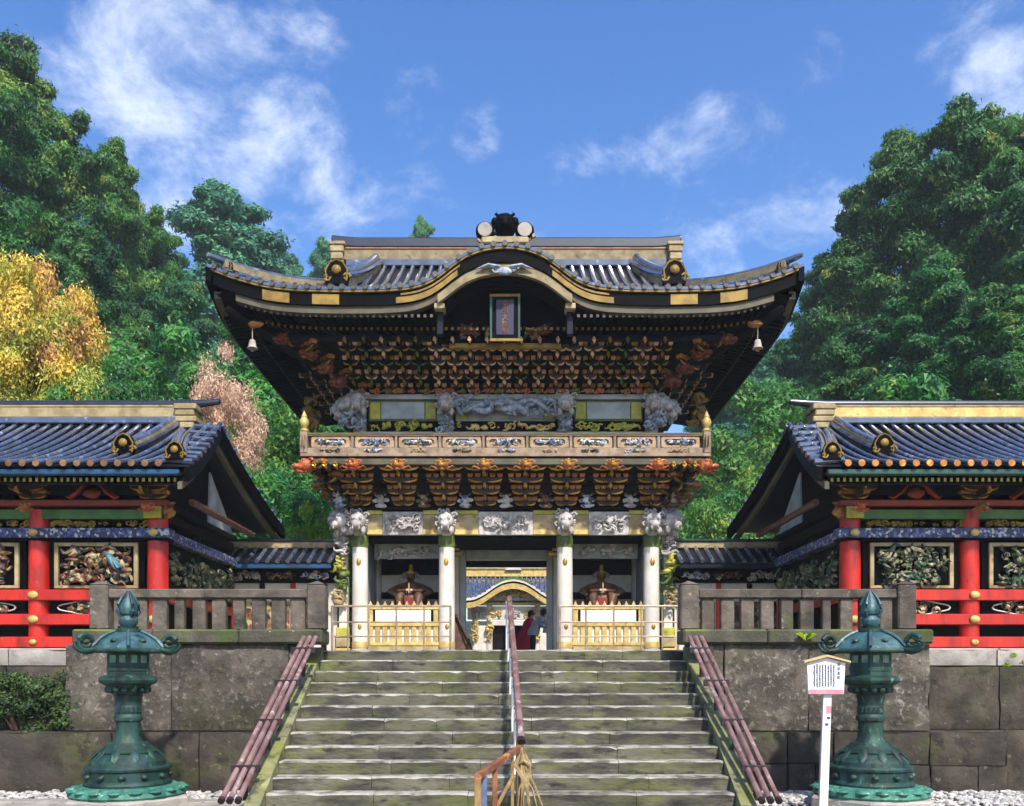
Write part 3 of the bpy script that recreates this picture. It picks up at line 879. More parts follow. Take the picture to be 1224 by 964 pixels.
box('beam_cap', 'dark_wood', G, -3.75, 3.75, FY - .2, BY + .2, 5.83, 5.9, .01)
# lion heads on the columns
def lion(sd):
    r_ = random.Random(sd); mb = MB()
    mb.blob((0, -.14, .02), (.17, .18, .19), r_, .1, 9, 7); mb.blob((0, -.32, -.08), (.11, .10, .09), r_, .1, 8, 5)
    for s in (-1, 1):
        mb.blob((s * .075, -.29, .06), (.035, .03, .04)); mb.curl((s * .17, -.12, .15), .07, .028, 1.2, 0, s)
        mb.curl((s * .18, -.1, -.02), .07, .03, 1.2, 1, s); mb.tube([(s * .06, -.36, -.1), (s * .07, -.38, -.17), (s * .05, -.36, -.2)], [.018, .014, .004], 5)
        mb.blob((s * .12, -.16, -.18), (.06, .07, .09), r_, .15)
    for k in range(7): mb.curl((r_.uniform(-.15, .15), -.05, .2 + r_.uniform(-.04, .06)), .06, .024, 1.1, r_.uniform(0, 6), r_.choice((-1, 1)))
    mb.box(-.1, .1, -.06, .1, -.27, .2, .02)
    return mb
lionm = lion(3).mesh('lion_head', 'carve_white', 60)
for i, x in enumerate(CX):
    inst('lion_head', lionm, (x, FY - .17, 5.52), G, (0, 0, 0), 1.12)
for s in (-1, 1):                                # stacked corner carvings outside the end columns
    for k, (dx, dz, sc) in enumerate(((.30, .05, 1.1), (.48, .18, .9), (.36, -.16, .85))):
        inst('corner_carving', lionm, (s * (3.55 + dx * .8), FY - .05 + .1 * k, 5.50 + dz), G, (0, 0, s * R(48)), sc)
    for k in range(4):
        inst('hanging_carving', relief(.34, .5, .2, 16, 60 + k + 5 * (s > 0), .6, .12).mesh('hanging_carving', ('carve_white', 'yellow_green', 'moss_green', 'cream')[k], 60), (s * (3.92 + .05 * (k % 2)), FY + .1, 5.0 - .42 * k), G)
    box('wing_post', 'gofun', G, s * 3.92 - .11, s * 3.92 + .11, FY + .2, FY + .42, LAND, 5.25, .015)
    for k in range(3): box('post_base', ('yellow_green', 'cream', 'gold_leaf')[k], G, s * 3.92 - .16 - .012 * k, s * 3.92 + .16 + .012 * k, FY + .12 - .02 * k, FY + .47, LAND + .5 - .25 * k, LAND + .72 - .25 * k, .015)
# porch ceiling, walls of the niches, inner frame
box('porch_ceiling', 'dark_wood', G, -3.6, 3.6, FY + .13, BY + .1, 5.2, 5.26, 0)
for s in (-1, 1):
    box('side_wall', 'gofun_grey', G, s * 3.40, s * 3.47, FY + .2, BY - .2, LAND, 5.2, 0)
    box('partition', 'gofun_grey', G, s * 1.36, s * 1.43, FY + .2, MY - .19, LAND, 5.2, 0)
    w = box('niche_wall', 'gofun', G, s * 1.6, s * 3.29, MY - .05, MY + .03, LAND, 5.19, 0)
    box('dark_band', 'black_lacquer', w, s * 1.6, s * 3.29, MY - .08, MY - .052, 3.92, 4.1, .006)
    box('dark_band', 'black_lacquer', w, s * 1.6, s * 3.29, MY - .08, MY - .052, 4.55, 5.18, .006)
    box('niche_lintel', 'gofun_grey', G, s * 1.62, s * 3.28, FY + .9, FY + 1.0, 4.82, 5.19, .01)
    inst('lintel_carving', relief(1.5, .3, .12, 22, 81 + s, .6, .13).mesh('lintel_carving', 'carve_white', 60), (s * 2.45, FY + .88, 4.98), G)
    box('inner_jamb', 'gofun_grey', G, s * 1.06, s * 1.22, MY - .1, MY + .1, LAND, 5.2, .01)
    box('inner_jamb_board', 'gofun', G, s * 1.222, s * 1.36, MY - .06, MY + .06, LAND, 5.2, .01)
    for k in range(3):
        box('jamb_bracket', 'gold_paint', G, s * (1.22 - .09 * k), s * 1.38, FY + .35, FY + .55, 5.12 - .11 * k - .08, 5.12 - .11 * k, .012)
    # open door leaves folded back into the passage
    d = box('door_leaf', 'dark_wood', G, s * 1.30, s * 1.24, MY + .15, MY + 1.2, LAND + .02, 4.3, .01)
box('lintel', 'dark_wood', G, -1.06, 1.06, MY - .1, MY + .1, 4.77, 4.95, .01)
box('lintel_board', 'gofun_grey', G, -1.06, 1.06, MY - .14, MY - .08, 4.95, 5.2, .01)
box('transom', 'gofun', G, -1.06, 1.06, MY - .16, MY - .10, 4.925, 4.95, .006)
bd = thing('wooden_stand', (-1.0, 22.4, LAND), 'dark weathered wooden stand leaning inside the gate opening', 'stand')
for k in range(4):
    MB().prism([(-1.30 + .1 * k, LAND), (-1.21 + .1 * k, LAND), (-1.21 + .07 * k, LAND + 1.12 - .16 * k), (-1.30 + .07 * k, LAND + 1.18 - .16 * k)], 22.2 + .03 * k, 22.24 + .03 * k, 'y').build('board', 'statue_wood', bd)
MB().tube([(-1.3, 22.17, LAND + 1.1), (-.86, 22.17, LAND + .2)], .03, 6).build('brace', 'dark_wood', bd)
MB().tube([(-.95, 22.17, LAND + .5), (-.82, 22.17, LAND)], .025, 6).build('leg', 'dark_wood', bd)

# --- gilded picket fences before the niches
pk = MB()
pk.prism([(-.055, 0), (.055, 0), (.055, 1.18), (0, 1.30), (-.055, 1.18)], -.025, .025, 'y'); pkm = pk.mesh('picket', 'gold_leaf')
for s in (-1, 1):
    side = 'left' if s < 0 else 'right'
    f = thing('picket_fence', (s * 2.445, FY - .02, LAND), 'gilded picket fence with white panels before the %s guardian statue' % side, 'fence', 'gilded niche fences')
    n = 10
    for i in range(n): inst('picket', pkm, (s * 2.445 - .78 + 1.56 * i / (n - 1), FY - .03, LAND + .05), f)
    for (z0, z1, m_) in ((.28, .36, 'gold_leaf'), (.74, .82, 'gold_leaf'), (1.14, 1.2, 'gold_leaf')): box('rail', m_, f, s * 2.445 - .86, s * 2.445 + .86, FY - .075, FY - .056, LAND + z0, LAND + z1, .006)
    box('panel', 'cloth_white', f, s * 2.445 - .66, s * 2.445 + .66, FY - .085, FY - .057, LAND + .84, LAND + 1.12, .004)
    box('lower_panel', 'cloth_white', f, s * 2.445 - .82, s * 2.445 + .82, FY - .002, FY + .01, LAND + .05, LAND + .8, 0)
    box('kick_board', 'cream', f, s * 2.445 - .84, s * 2.445 + .84, FY - .08, FY - .057, LAND + .02, LAND + .26, .006)

# --- seated guardian statues
def guardian(s):
    side = 'left' if s < 0 else 'right'
    X, Y, Z = s * 2.40, 22.15, LAND
    g = thing('guardian_statue', (X, Y, Z), 'seated brown wooden guardian in wide court robes in the %s niche' % side, 'statue', 'seated guardian statues')
    box('seat', 'dark_wood', g, X - .5, X + .5, Y - .3, Y + .45, Z, Z + 1.38, .03)
    rings = [(.40, .28, 1.38, 0), (.42, .32, 1.48, -.04), (.36, .28, 1.60, -.03), (.29, .21, 1.70, 0), (.27, .18, 1.79, .01), (.23, .16, 1.87, .02), (.14, .12, 1.92, .02), (.075, .08, 1.945, 0), (.075, .085, 1.97, -.01), (.10, .115, 2.0, -.03), (.112, .13, 2.05, -.03), (.11, .125, 2.11, -.02), (.07, .08, 2.16, -.01)]
    n = 16; vs = []; fs = []
    for (rx, ry, z, oy) in rings:
        for k in range(n):
            a = 2 * math.pi * k / n; vs.append((X + rx * math.cos(a), Y + oy + ry * math.sin(a), Z + z))
    for i in range(len(rings) - 1):
        for k in range(n): fs.append((i * n + k, i * n + (k + 1) % n, (i + 1) * n + (k + 1) % n, (i + 1) * n + k))
    fs += [tuple(range(n - 1, -1, -1)), tuple(range((len(rings) - 1) * n, len(rings) * n))]
    MB().add(vs, fs).build('body', 'statue_wood', g, 50)
    for q in (-1, 1):
        sl = MB()                                  # stiff court sleeve, flaring out and hanging
        sl.add([(X + q * .16, Y - .02, Z + 1.90), (X + q * .16, Y - .14, Z + 1.74), (X + q * .40, Y - .22, Z + 1.56), (X + q * .60, Y - .16, Z + 1.66), (X + q * .52, Y - .08, Z + 1.76), (X + q * .30, Y + .02, Z + 1.88), (X + q * .18, Y + .10, Z + 1.80), (X + q * .42, Y + .04, Z + 1.58)],
               [(0, 1, 2, 3, 4, 5), (0, 5, 6), (5, 4, 6), (4, 3, 7), (4, 7, 6), (3, 2, 7), (2, 1, 6, 7), (1, 0, 6)])
        sl.build('sleeve', 'statue_wood', g)
        MB().tube([(X + q * .36, Y - .12, Z + 1.72), (X + q * .24, Y - .30, Z + 1.66), (X + q * .07, Y - .36, Z + 1.68)], [.06, .06, .04], 8).build('forearm', 'statue_wood', g, 60)
        MB().tube([(X + q * .20, Y - .26, Z + 1.56), (X + q * .24, Y - .42, Z + 1.52), (X + q * .22, Y - .46, Z + 1.20)], [.11, .12, .08], 9).build('leg', 'statue_wood', g, 60)
        MB().blob((X + q * .05, Y - .38, Z + 1.68), (.045, .04, .04), None, 0, 8, 5).build('hand', 'raw_wood', g, 60)
        MB().prism([(X + q * .09, Z + 2.03), (X + q * .20, Z + 2.02), (X + q * .23, Z + 2.11), (X + q * .14, Z + 2.17), (X + q * .09, Z + 2.14)], Y - .04, Y, 'y').build('hat_fan', 'statue_wood', g)
        MB().blob((X + q * .042, Y - .155, Z + 2.07), (.016, .012, .01)).build('eye', 'black_lacquer', g)
    MB().prism([(X - .10, Z + 1.30), (X + .10, Z + 1.30), (X + .13, Z + 1.50), (X - .13, Z + 1.50)], Y - .40, Y - .35, 'y').build('apron', 'statue_red', g)
    MB().lathe([(.122, 2.13), (.122, 2.18), (.06, 2.20), (.05, 2.34), (.04, 2.36)], 12, (X, Y, Z)).build('hat', 'gold_paint', g, 40)
    MB().box(X - .012, X + .012, Y - .43, Y - .41, Z + 1.62, Z + 1.86, .003).build('sceptre', 'raw_wood', g)
    MB().blob((X, Y - .165, Z + 2.04), (.016, .028, .03)).build('nose', 'statue_wood', g, 60)
guardian(-1); guardian(1)

# --- bracket tiers
def bracket_meshes(w0, dw, h, blk_m, arm_m, edge_m, tag_):
    """four transverse arms with bearing blocks and the four noses between them; local, facing -Y"""
    out = []
    for k in range(4):
        w = w0 + dw * k
        bw = .062 if w0 > .3 else .05
        a = MB(); a.m = 0
        a.prism([(-w / 2, .055), (-w / 2, .02), (-w * .36, -.035), (-w * .15, -.055), (w * .15, -.055), (w * .36, -.035), (w / 2, .02), (w / 2, .055)], -.045, .045, 'y')
        a.m = 1
        for sg_ in (-1, 1):                         # gilt lip under each arm end
            a.tube([(sg_ * w * .48, -.048, .015), (sg_ * w * .40, -.052, -.025), (sg_ * w * .24, -.05, -.048), (sg_ * w * .10, -.048, -.04)], [.012, .022, .022, .008], 5)
        a.m = 2
        for x in ((-w * .42, 0, w * .42) if w0 < .3 else (-w * .43, -w * .215, 0, w * .215, w * .43)):
            a.add([(x - bw * .65, -.065, .06), (x + bw * .65, -.065, .06), (x + bw * .65, .05, .06), (x - bw * .65, .05, .06), (x - bw, -.085, .105), (x + bw, -.085, .105), (x + bw, .07, .105), (x - bw, .07, .105), (x - bw, -.085, .15), (x + bw, -.085, .15), (x + bw, .07, .15), (x - bw, .07, .15)],
                  [(0, 1, 5, 4), (1, 2, 6, 5), (2, 3, 7, 6), (3, 0, 4, 7), (4, 5, 9, 8), (5, 6, 10, 9), (6, 7, 11, 10), (7, 4, 8, 11), (8, 9, 10, 11)])
        out.append(a.mesh('bracket_arm', [arm_m, edge_m, blk_m]))
    nz = MB()
    nz.m = 0; nz.prism([(.1, .05), (-.22, .05), (-.30, .02), (-.27, -.03), (-.18, -.05), (.1, -.05)], -.04, .04, 'x')
    nz.m = 1; nz.curl((0, -.3, -.005), .05, .024, 1.0, 1.5, 1); nz.tube([(0, -.2, -.052), (0, -.27, -.035), (0, -.31, .02)], [.012, .026, .014], 5)
    return out, nz.mesh('bracket_nose', [arm_m, edge_m], 60)


low_arms, low_nose = bracket_meshes(.50, .15, .2, 'ochre', 'arm_brown', 'gold', 'l')
UPV = [bracket_meshes(.22, .05, .16, 'block_beige', 'arm_brown', 'block_beige', 'u'), bracket_meshes(.24, .055, .16, 'ochre', 'arm_brown', 'block_beige', 'u'), bracket_meshes(.23, .05, .16, 'block_beige', 'dark_wood', 'gold_paint', 'u'), bracket_meshes(.23, .05, .16, 'gold_paint', 'black_lacquer', 'moss_green', 'u')]
up_arms, up_nose = UPV[0]
def dragon(sd):
    r_ = random.Random(sd); mb = MB()
    mb.blob((0, -.10, 0), (.13, .17, .13), r_, .12, 8, 6); mb.blob((0, -.28, -.05), (.085, .12, .06), r_, .1, 8, 5); mb.blob((0, -.26, -.13), (.06, .1, .03), r_, .1)
    for s in (-1, 1):
        mb.curl((s * .13, -.10, .06), .07, .026, 1.1, 0, s); mb.curl((s * .15, -.08, -.06), .06, .024, 1.1, 2, s)
        mb.blob((s * .065, -.20, .07), (.032, .03, .032)); mb.tube([(s * .05, -.1, .11), (s * .07, -.02, .18), (s * .05, .06, .2)], [.022, .018, .006], 5)
        mb.tube([(s * .1, -.12, -.1), (s * .24, -.12, -.03), (s * .30, -.1, -.08)], [.03, .036, .01], 5, True, .6)
    return mb
dragm = dragon(4).mesh('beast_head', 'ochre_red', 60)
dragd = dragon(5).mesh('beast_head', 'beast_dark', 60)
dragm2 = dragon(7).mesh('beast_head', 'ochre', 60)


def bracket_set(name, arms, nose, loc, rz, hz, py, head=None, hs=1.0):
    o = bpy.data.objects.new(name, None); COL.objects.link(o); o.empty_display_size = .1
    put(o, loc, G); o.rotation_euler = (0, 0, rz)
    for k in range(4):
        inst('bracket_arm', arms[k], (0, -py * k, hz * k), o, local=True)
        inst('bracket_nose', nose, (0, -py * k - .06, hz * k + .085), o, local=True)
    if head: inst('beast_head', head, (0, -py * 3.0 - .05, hz * 3.2), o, sc=hs, local=True)
    return o


LBX = (.47, 1.43, 2.43, 3.45)
for s in (-1, 1):
    for x in LBX: bracket_set('bracket_set', low_arms, low_nose, (s * x, FY - .12, 5.99), 0, .215, .28, dragm if x > 3 else dragm2)
    bracket_set('corner_bracket_set', low_arms, low_nose, (s * 3.55, FY - .05, 5.99), s * R(45), .215, .40, dragm, 1.25)
    for x in (3.78, 4.02, 4.26): inst('rail_nose', low_nose, (s * x, FY - 1.0, 6.62), G, (0, 0, 0), 1.25)
    for y in (21.9, 22.9, 23.9, 24.9): bracket_set('bracket_set', low_arms, low_nose, (s * 3.6, y, 5.99), s * R(90), .215, .28, dragm2)
for x in (-2.94, -1.93, -.95, 0, .95, 1.93, 2.94):    # arms bridging the gaps between the sets
    for k in (1, 2, 3): inst('bridging_arm', low_arms[max(0, k - 2)], (x, FY - .12 - .28 * k + .05, 5.99 + .215 * k + .02), G, (0, 0, 0), (.9, 1, 1))
# stepped soffit behind the lower brackets
sf = MB()
def ring_strip(mb, levels):
    """levels: list of (out, z); a stepped band round the body"""
    for (o0, z0), (o1, z1) in zip(levels, levels[1:]):
        def pts(o, z): return [(-3.48 - o, BY + o, z), (-3.48 - o, FY - o, z), (3.48 + o, FY - o, z), (3.48 + o, BY + o, z), (-3.48 - o, BY + o, z)]
        mb.strip(pts(o0, z0), pts(o1, z1))
ring_strip(sf, [(.10, 5.9), (.16, 6.15), (.42, 6.17), (.44, 6.36), (.70, 6.38), (.72, 6.56), (.98, 6.58), (.98, 6.70)])
sf.build('lower_bracket_backing', 'dark_wood', G)
for i, x in enumerate((-3.93, -2.94, -1.93, -.95, 0, .95, 1.93, 2.94, 3.93)):
    m_ = ('carve_multi', 'carve_white', 'carve_warm')[i % 3]
    fg = MB(); r_ = random.Random(i)
    fg.blob((0, 0, .0), (.10, .07, .13), r_, .15, 8, 6); fg.blob((0, -.02, .17), (.055, .055, .065), r_, .1); fg.blob((-.12, -.03, -.02), (.08, .04, .05), r_, .2); fg.blob((.12, -.03, .0), (.08, .04, .05), r_, .2)
    fg.blob((0, -.03, -.13), (.16, .07, .06), r_, .2); fg.curl((.1, -.03, .14), .06, .02); fg.curl((-.1, -.03, .14), .06, .02, 1.1, 0, -1)
    inst('small_figure', fg.mesh('small_figure', m_, 60), (x, FY - .28, 6.04), G)

# --- balcony
ph = 4.46
def ring_box(name, m, o0, o1, z0, z1, par=G, b=.008):
    """a rectangular ring of four bars round the body; outer edge at overhang o1, inner at o0"""
    r = []
    r.append(box(name, m, par, -3.48 - o1, 3.48 + o1, FY - o1, FY - o0, z0, z1, b))
    r.append(box(name, m, par, -3.48 - o1, 3.48 + o1, BY + o0, BY + o1, z0, z1, b))
    for s in (-1, 1): r.append(box(name, m, par, s * (3.48 + o0), s * (3.48 + o1), FY - o0 + .003, BY + o0 - .003, z0, z1, b))
    return r
ring_box('balcony_joist', 'tan_board', .86, 1.12, 6.68, 6.82)
ring_box('balcony_shadow_gap', 'black_lacquer', .80, 1.08, 6.822, 6.855, b=0)  # solid black strip drawn as the shadow under the deck
ring_box('balcony_deck', 'balcony_wood', -.1, 1.16, 6.858, 6.93)
ring_box('lower_rail', 'balcony_wood', 1.02, 1.12, 6.932, 7.06)
ring_box('top_rail', 'tan_board', 1.00, 1.13, 7.35, 7.40)
ring_box('gold_line', 'gold_paint', 1.0, 1.124, 7.332, 7.348, b=0)
bpw = 8.92 / 9
frame = MB()
o = [(-.40, -.125), (.40, -.125), (.43, -.09), (.43, .09), (.40, .125), (-.40, .125), (-.43, .09), (-.43, -.09)]
i_ = [(-.31, -.07), (.31, -.07), (.36, -.035), (.36, .035), (.31, .07), (-.31, .07), (-.36, .035), (-.36, -.035)]
for k in range(8):
    k2 = (k + 1) % 8
    frame.add([(o[k][0], -.03, o[k][1]), (o[k2][0], -.03, o[k2][1]), (i_[k2][0], -.03, i_[k2][1]), (i_[k][0], -.03, i_[k][1]), (i_[k2][0], .02, i_[k2][1]), (i_[k][0], .02, i_[k][1])], [(0, 1, 2, 3), (3, 2, 4, 5)])
frame.box(-.45, .45, .02, .03, -.13, .13)
framem = frame.mesh('panel', 'panel_tan')
crv = [relief(.62, .12, .08, 20, 100 + k, .55, .075).mesh('carving', 'carve_multi', 60) for k in range(3)]
gapm = MB().box(-.05, .05, .0, .03, -.12, .12, .004).mesh('baluster', 'black_lacquer')
postm = MB().box(-.03, .03, -.04, .03, -.14, .14, .006).mesh('baluster', 'balcony_wood')
for k in range(9):
    x = -4.46 + bpw * (k + .5)
    p = inst('panel', framem, (x, FY - 1.07, 7.195), G)
    inst('carving', crv[k % 3], (x, FY - 1.085, 7.195), p)
    inst('carving', relief(.5, .07, .05, 9, 200 + k, .5, .06).mesh('carving', ('carve_forest', 'carve_multi', 'panel_tan')[k % 3], 60), (x, FY - 1.12, 7.0), p)
    if k: inst('baluster', postm, (x - bpw / 2, FY - 1.07, 7.195), G)
for s in (-1, 1):
    for k in range(6):
        y = FY - .75 + k * 1.15
        p = inst('panel', framem, (s * (3.48 + 1.07), y, 7.195), G, (0, 0, s * R(90)), (1.15, 1, 1))
    c = MB().box(s * 4.56 - .085, s * 4.56 + .085, FY - 1.17, FY - 1.0, 6.932, 7.42, .012).build('corner_post', 'balcony_wood', G)
    MB().lathe([(.075, 7.42), (.10, 7.44), (.10, 7.47), (.06, 7.50), (.085, 7.55), (.11, 7.62), (.10, 7.69), (.06, 7.75), (.07, 7.78), (.045, 7.82), (.01, 7.90)], 14, (s * 4.56, FY - 1.085, 0)).build('finial', 'gold_leaf', c, 50)

# --- upper storey
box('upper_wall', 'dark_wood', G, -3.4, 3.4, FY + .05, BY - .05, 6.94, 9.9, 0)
for x in CX:
    c = MB().lathe([(.16, 6.94), (.16, 8.62)], 16, (x, FY, 0)).build('upper_column', 'gofun_grey', G, 50)
    inst('column_carving', lionm, (x, FY - .16, 8.32), c, (0, 0, 0), 1.15)
    inst('column_carving', relief(.42, .6, .2, 18, int(300 + x * 10), .6, .12).mesh('column_carving', 'carve_blue', 60), (x, FY - .18, 7.95), c)
box('sill_beam', 'gofun_grey', G, -3.6, 3.6, FY - .14, FY + .04, 7.60, 7.70, .008)
box('head_beam', 'gofun_grey', G, -3.62, 3.62, FY - .17, FY + .04, 8.46, 8.58, .008)
for i in range(3):
    xa, xb = CX[i] + .22, CX[i + 1] - .22
    bay = box('bay_frame', 'moss_green' if i != 1 else 'gofun_grey', G, xa, xb, FY - .10, FY - .03, 7.96, 8.45, .008)
    box('field', 'gofun_grey', bay, xa + .3, xb - .3, FY - .13, FY - .098, 8.0, 8.40, .01)
    for a, b in ((xa + .03, xa + .28), (xb - .28, xb - .03)): box('corner_field', 'yellow_green', bay, a, b, FY - .125, FY - .098, 8.0, 8.40, .01)
    low = box('under_panel', 'black_lacquer', G, xa, xb, FY - .08, FY - .02, 7.71, 7.95, 0)
    inst('carving', relief(xb - xa, .2, .1, 24, 320 + i, .7, .11).mesh('carving', 'gold_leaf' if i == 1 else 'yellow_green', 60), ((xa + xb) / 2, FY - .09, 7.83), low)
# white-blue dragon coiling across the middle bay
dg = MB(); r_ = random.Random(9)
for ph_, am in ((0, .13), (2.1, .10)):
    pts = []; rr = []
    for k in range(44):
        t = k / 43; pts.append((-1.28 + 2.56 * t + .10 * math.sin(t * 23 + ph_), FY - .30 - .07 * math.cos(t * 21 + ph_), 8.27 + am * math.sin(t * 17 + ph_) + .04 * math.sin(t * 37))); rr.append((.03 + .05 * math.sin(math.pi * min(1, t * 1.1)) ** .7) * (1 + .22 * (k % 2)))
    dg.tube(pts, rr, 7)
    for k in range(2, 42, 2): dg.blob((pts[k][0], pts[k][1] - .02, pts[k][2] + rr[k] * .9), (.018, .03, .04), None, 0, 5, 4)
for k in range(70):
    t = r_.random(); x = -1.3 + 2.6 * t; z = 8.25 + r_.uniform(-.2, .24)
    if k % 3: dg.curl((x, FY - .32 - r_.uniform(0, .08), z), r_.uniform(.04, .085), .02, 1.2, r_.uniform(0, 6), r_.choice((-1, 1)), 4, 8)
    else: dg.tube([(x, FY - .30, z), (x + r_.uniform(-.12, .12), FY - .40, z + r_.uniform(-.06, .06)), (x + r_.uniform(-.2, .2), FY - .34, z + r_.uniform(-.1, .1))], [.026, .022, .005], 5)
dg.blob((-.15, FY - .42, 8.28), (.13, .13, .11), r_, .15, 9, 6); dg.blob((-.2, FY - .54, 8.22), (.08, .1, .05), r_, .1)
for q in (-1, 1): dg.tube([(-.15 + q * .05, FY - .40, 8.37), (-.1 + q * .12, FY - .36, 8.46), (-.02 + q * .14, FY - .32, 8.48)], [.022, .016, .005], 5)
dg.build('dragon_carving', 'carve_blue', G, 60)
for s in (-1, 1):
    for k in range(3):
        inst('end_carving', lionm, (s * (3.62 + .12 * k), FY - .12 + .14 * k, 8.30 - .14 * (k % 2)), G, (0, 0, s * R(40)), 1.05)
    inst('end_carving', relief(.5, .75, .25, 26, 350 + s, .65, .13).mesh('end_carving', 'carve_blue', 60), (s * 3.68, FY - .2, 8.1), G)
    box('upper_side_wall', 'black_lacquer', G, s * 3.402, s * 3.5, FY + .2, BY - .2, 7.7, 8.5, 0)
# upper brackets, fifteen sets across the front
for i in range(19):
    x = -3.51 + i * .39
    ua, un = UPV[0 if abs(x) < 1.6 and i % 2 else 1 if abs(x) < 1.6 else (2, 3, 1)[i % 3]]  # light middle sets, darker ends: the fall of light painted into the brackets
    ua = ua[:]; ua[i % 3] = UPV[(i * 7 + 1) % 4][0][i % 3]
    bracket_set('upper_bracket_set', ua, un, (x + rg.uniform(-.03, .03), FY - .18, 8.66), 0, .19, .37)
for s in (-1, 1):
    bracket_set('upper_corner_bracket_set', low_arms, low_nose, (s * 3.5, FY - .1, 8.66), s * R(45), .19, .5)
    for i in range(5): bracket_set('upper_bracket_set', up_arms, up_nose, (s * 3.62, FY + .7 + .75 * i, 8.66), s * R(90), .19, .37)
    # red and gold beasts reaching out under the corner eaves
    for k, (dx, dy, dz, m_, sc) in enumerate(((.75, -1.0, .58, dragd, 1.2), (.45, -.8, .3, dragd, 1.05), (.2, -.6, .05, dragd, 1.05), (1.3, -1.5, .70, dragd, .9))):
        inst('tail_rafter_beast', m_, (s * (3.55 + dx), FY + dy, 8.65 + dz), G, (0, 0, s * R(45)), sc)
    MB().tube([(s * 3.6, FY, 9.1), (s * 4.6, FY - 1.05, 9.12), (s * 5.55, FY - 1.95, 9.55), (s * 5.95, FY - 2.25, 9.75)], [.10, .11, .11, .08], 6).build('hip_rafter', 'dark_wood', G, 50)
    inst('side_cloud_carving', relief(.5, .9, .2, 18, 380 + s, .8, .2).mesh('side_cloud_carving', 'gold_paint', 60), (s * 4.85, FY + 1.2, 8.55), G, (0, 0, s * R(30)))
for i in range(24):
    inst('foot_carving', relief(.26, .13, .1, 5, 700 + i % 4, .5, .09).mesh('foot_carving', ('ochre', 'ochre_red', 'gold_paint')[i % 3], 60), (-3.4 + 6.8 * i / 23, FY - .22, 8.62), G)
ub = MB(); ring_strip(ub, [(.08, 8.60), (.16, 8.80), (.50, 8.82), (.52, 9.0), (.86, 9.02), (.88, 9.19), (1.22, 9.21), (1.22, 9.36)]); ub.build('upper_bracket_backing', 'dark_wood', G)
ring_box('purlin', 'navy', 1.2, 1.42, 9.36, 9.50)
for s in (-1, 1):
    for k in range(3): box('purlin_plate', 'navy', G, s * (1.75 + .95 * k), s * (1.75 + .95 * k + .85), FY - 1.428, FY - 1.421, 9.37, 9.49, .002)
bw = box('gilt_sill', 'gold_paint', G, -1.25, 1.25, FY - 1.48, FY - 1.36, 9.18, 9.30, .02)

# --- roof: front edge heights read along the eave, corners swept up, a bow-shaped gable in the middle
EV = interp([0, .4, .77, 1.08, 1.35, 1.61, 1.9, 2.2, 2.8, 3.42, 4.2, 4.8, 5.6, 6.3], [10.99, 10.945, 10.82, 10.62, 10.41, 10.25, 10.15, 10.105, 10.075, 10.07, 10.085, 10.13, 10.31, 10.57])
EF, ED, RY = 6.3, 18.5, 23.2                     # eave half width, eave depth, ridge depth
YB = 2 * RY - ED
HY, HX = 20.75, 4.25
def prof(v): return 10.07 + 2.66 * (.55 * v + .45 * v * v)
def e0(a): return 10.07 if a < 2.8 else EV(a)
def zfront(x, y):
    a = abs(x); v = (y - ED) / (RY - ED); t = min(1, (y - ED) / (HY - ED)); w = EF - (EF - HX) * t
    rel = a / w * EF
    z = prof(v) + (e0(min(rel, EF)) - 10.07) * max(0, 1 - t) ** 1.3
    if a < 2.8: z = max(z, EV(a) + .07 * (y - ED) - .0)
    return z
def zside(x, y):
    t = min(1, (EF - abs(x)) / (EF - HX)); half = (YB - ED) / 2 - (HY - ED) * t
    rel = abs(y - RY) / half * EF
    v = t * (HY - ED) / (RY - ED)
    return prof(v) + (e0(min(rel, EF)) - 10.07) * max(0, 1 - t) ** 1.3
deck = MB()
def fr(u, v):
    y = ED + (RY - ED) * v; t = min(1, (y - ED) / (HY - ED)); w = EF - (EF - HX) * t
    x = -w + 2 * w * u; return (x, y, zfront(x, y) - .03)
deck.grid(fr, 72, 26)
deck.grid(lambda u, v: (fr(u, v)[0], 2 * RY - fr(u, v)[1], (prof(v) + zside(6.3, 18.5) * 0) - .03), 8, 8)
for s in (-1, 1):
    def sd(u, v):
        x = EF - (EF - HX) * v; half = (YB - ED) / 2 - (HY - ED) * v; y = RY - half + 2 * half * u
        return (s * x, y, zside(x, y) - .03)
    deck.grid(sd, 40, 10)
    deck.add([(s * (HX - .35), HY, prof(.478)), (s * (HX - .35), 2 * RY - HY, prof(.478)), (s * (HX - .35), RY, 12.7)], [(0, 1, 2)])
deck.build('roof_deck', 'tile_deck', G, 40)
# round tile rows down the front and sides, each ending in a disc
nrib = 51
for i in range(nrib):
    x = -6.12 + 12.24 * i / (nrib - 1); a = abs(x)
    y1 = RY - .1 if a < HX else ED + (HY - ED) * (EF - a) / (EF - HX)
    m = 14 if a < HX else max(3, int(6 * (y1 - ED)))
    pts = [(x, ED - .04 + (y1 - ED) * k / m, zfront(x, max(ED, ED - .03 + (y1 - ED) * k / m)) + .015) for k in range(m + 1)]
    t = MB(); t.tube(pts, .062, 7); t.m = 1
    t.tube([(x, ED - .045, pts[0][2] - .012), (x, ED - .028, pts[0][2] - .012)], .05, 9)
    t.build('tile_row', ['tile', 'tan_board'], G, 50)
for s in (-1, 1):
    for i in range(34):
        y = ED + .3 + (YB - ED - .6) * i / 33; hy = min(y - ED, YB - y)
        t1 = min(1, hy / (HY - ED)); m = max(2, int(6 * t1))
        pts = [(s * (EF + .03 - (EF - HX) * t1 * k / m), y, zside(EF - (EF - HX) * t1 * k / m, y) + .015) for k in range(m + 1)]
        MB().tube(pts, .062, 6).build('tile_row', 'tile', G, 50)
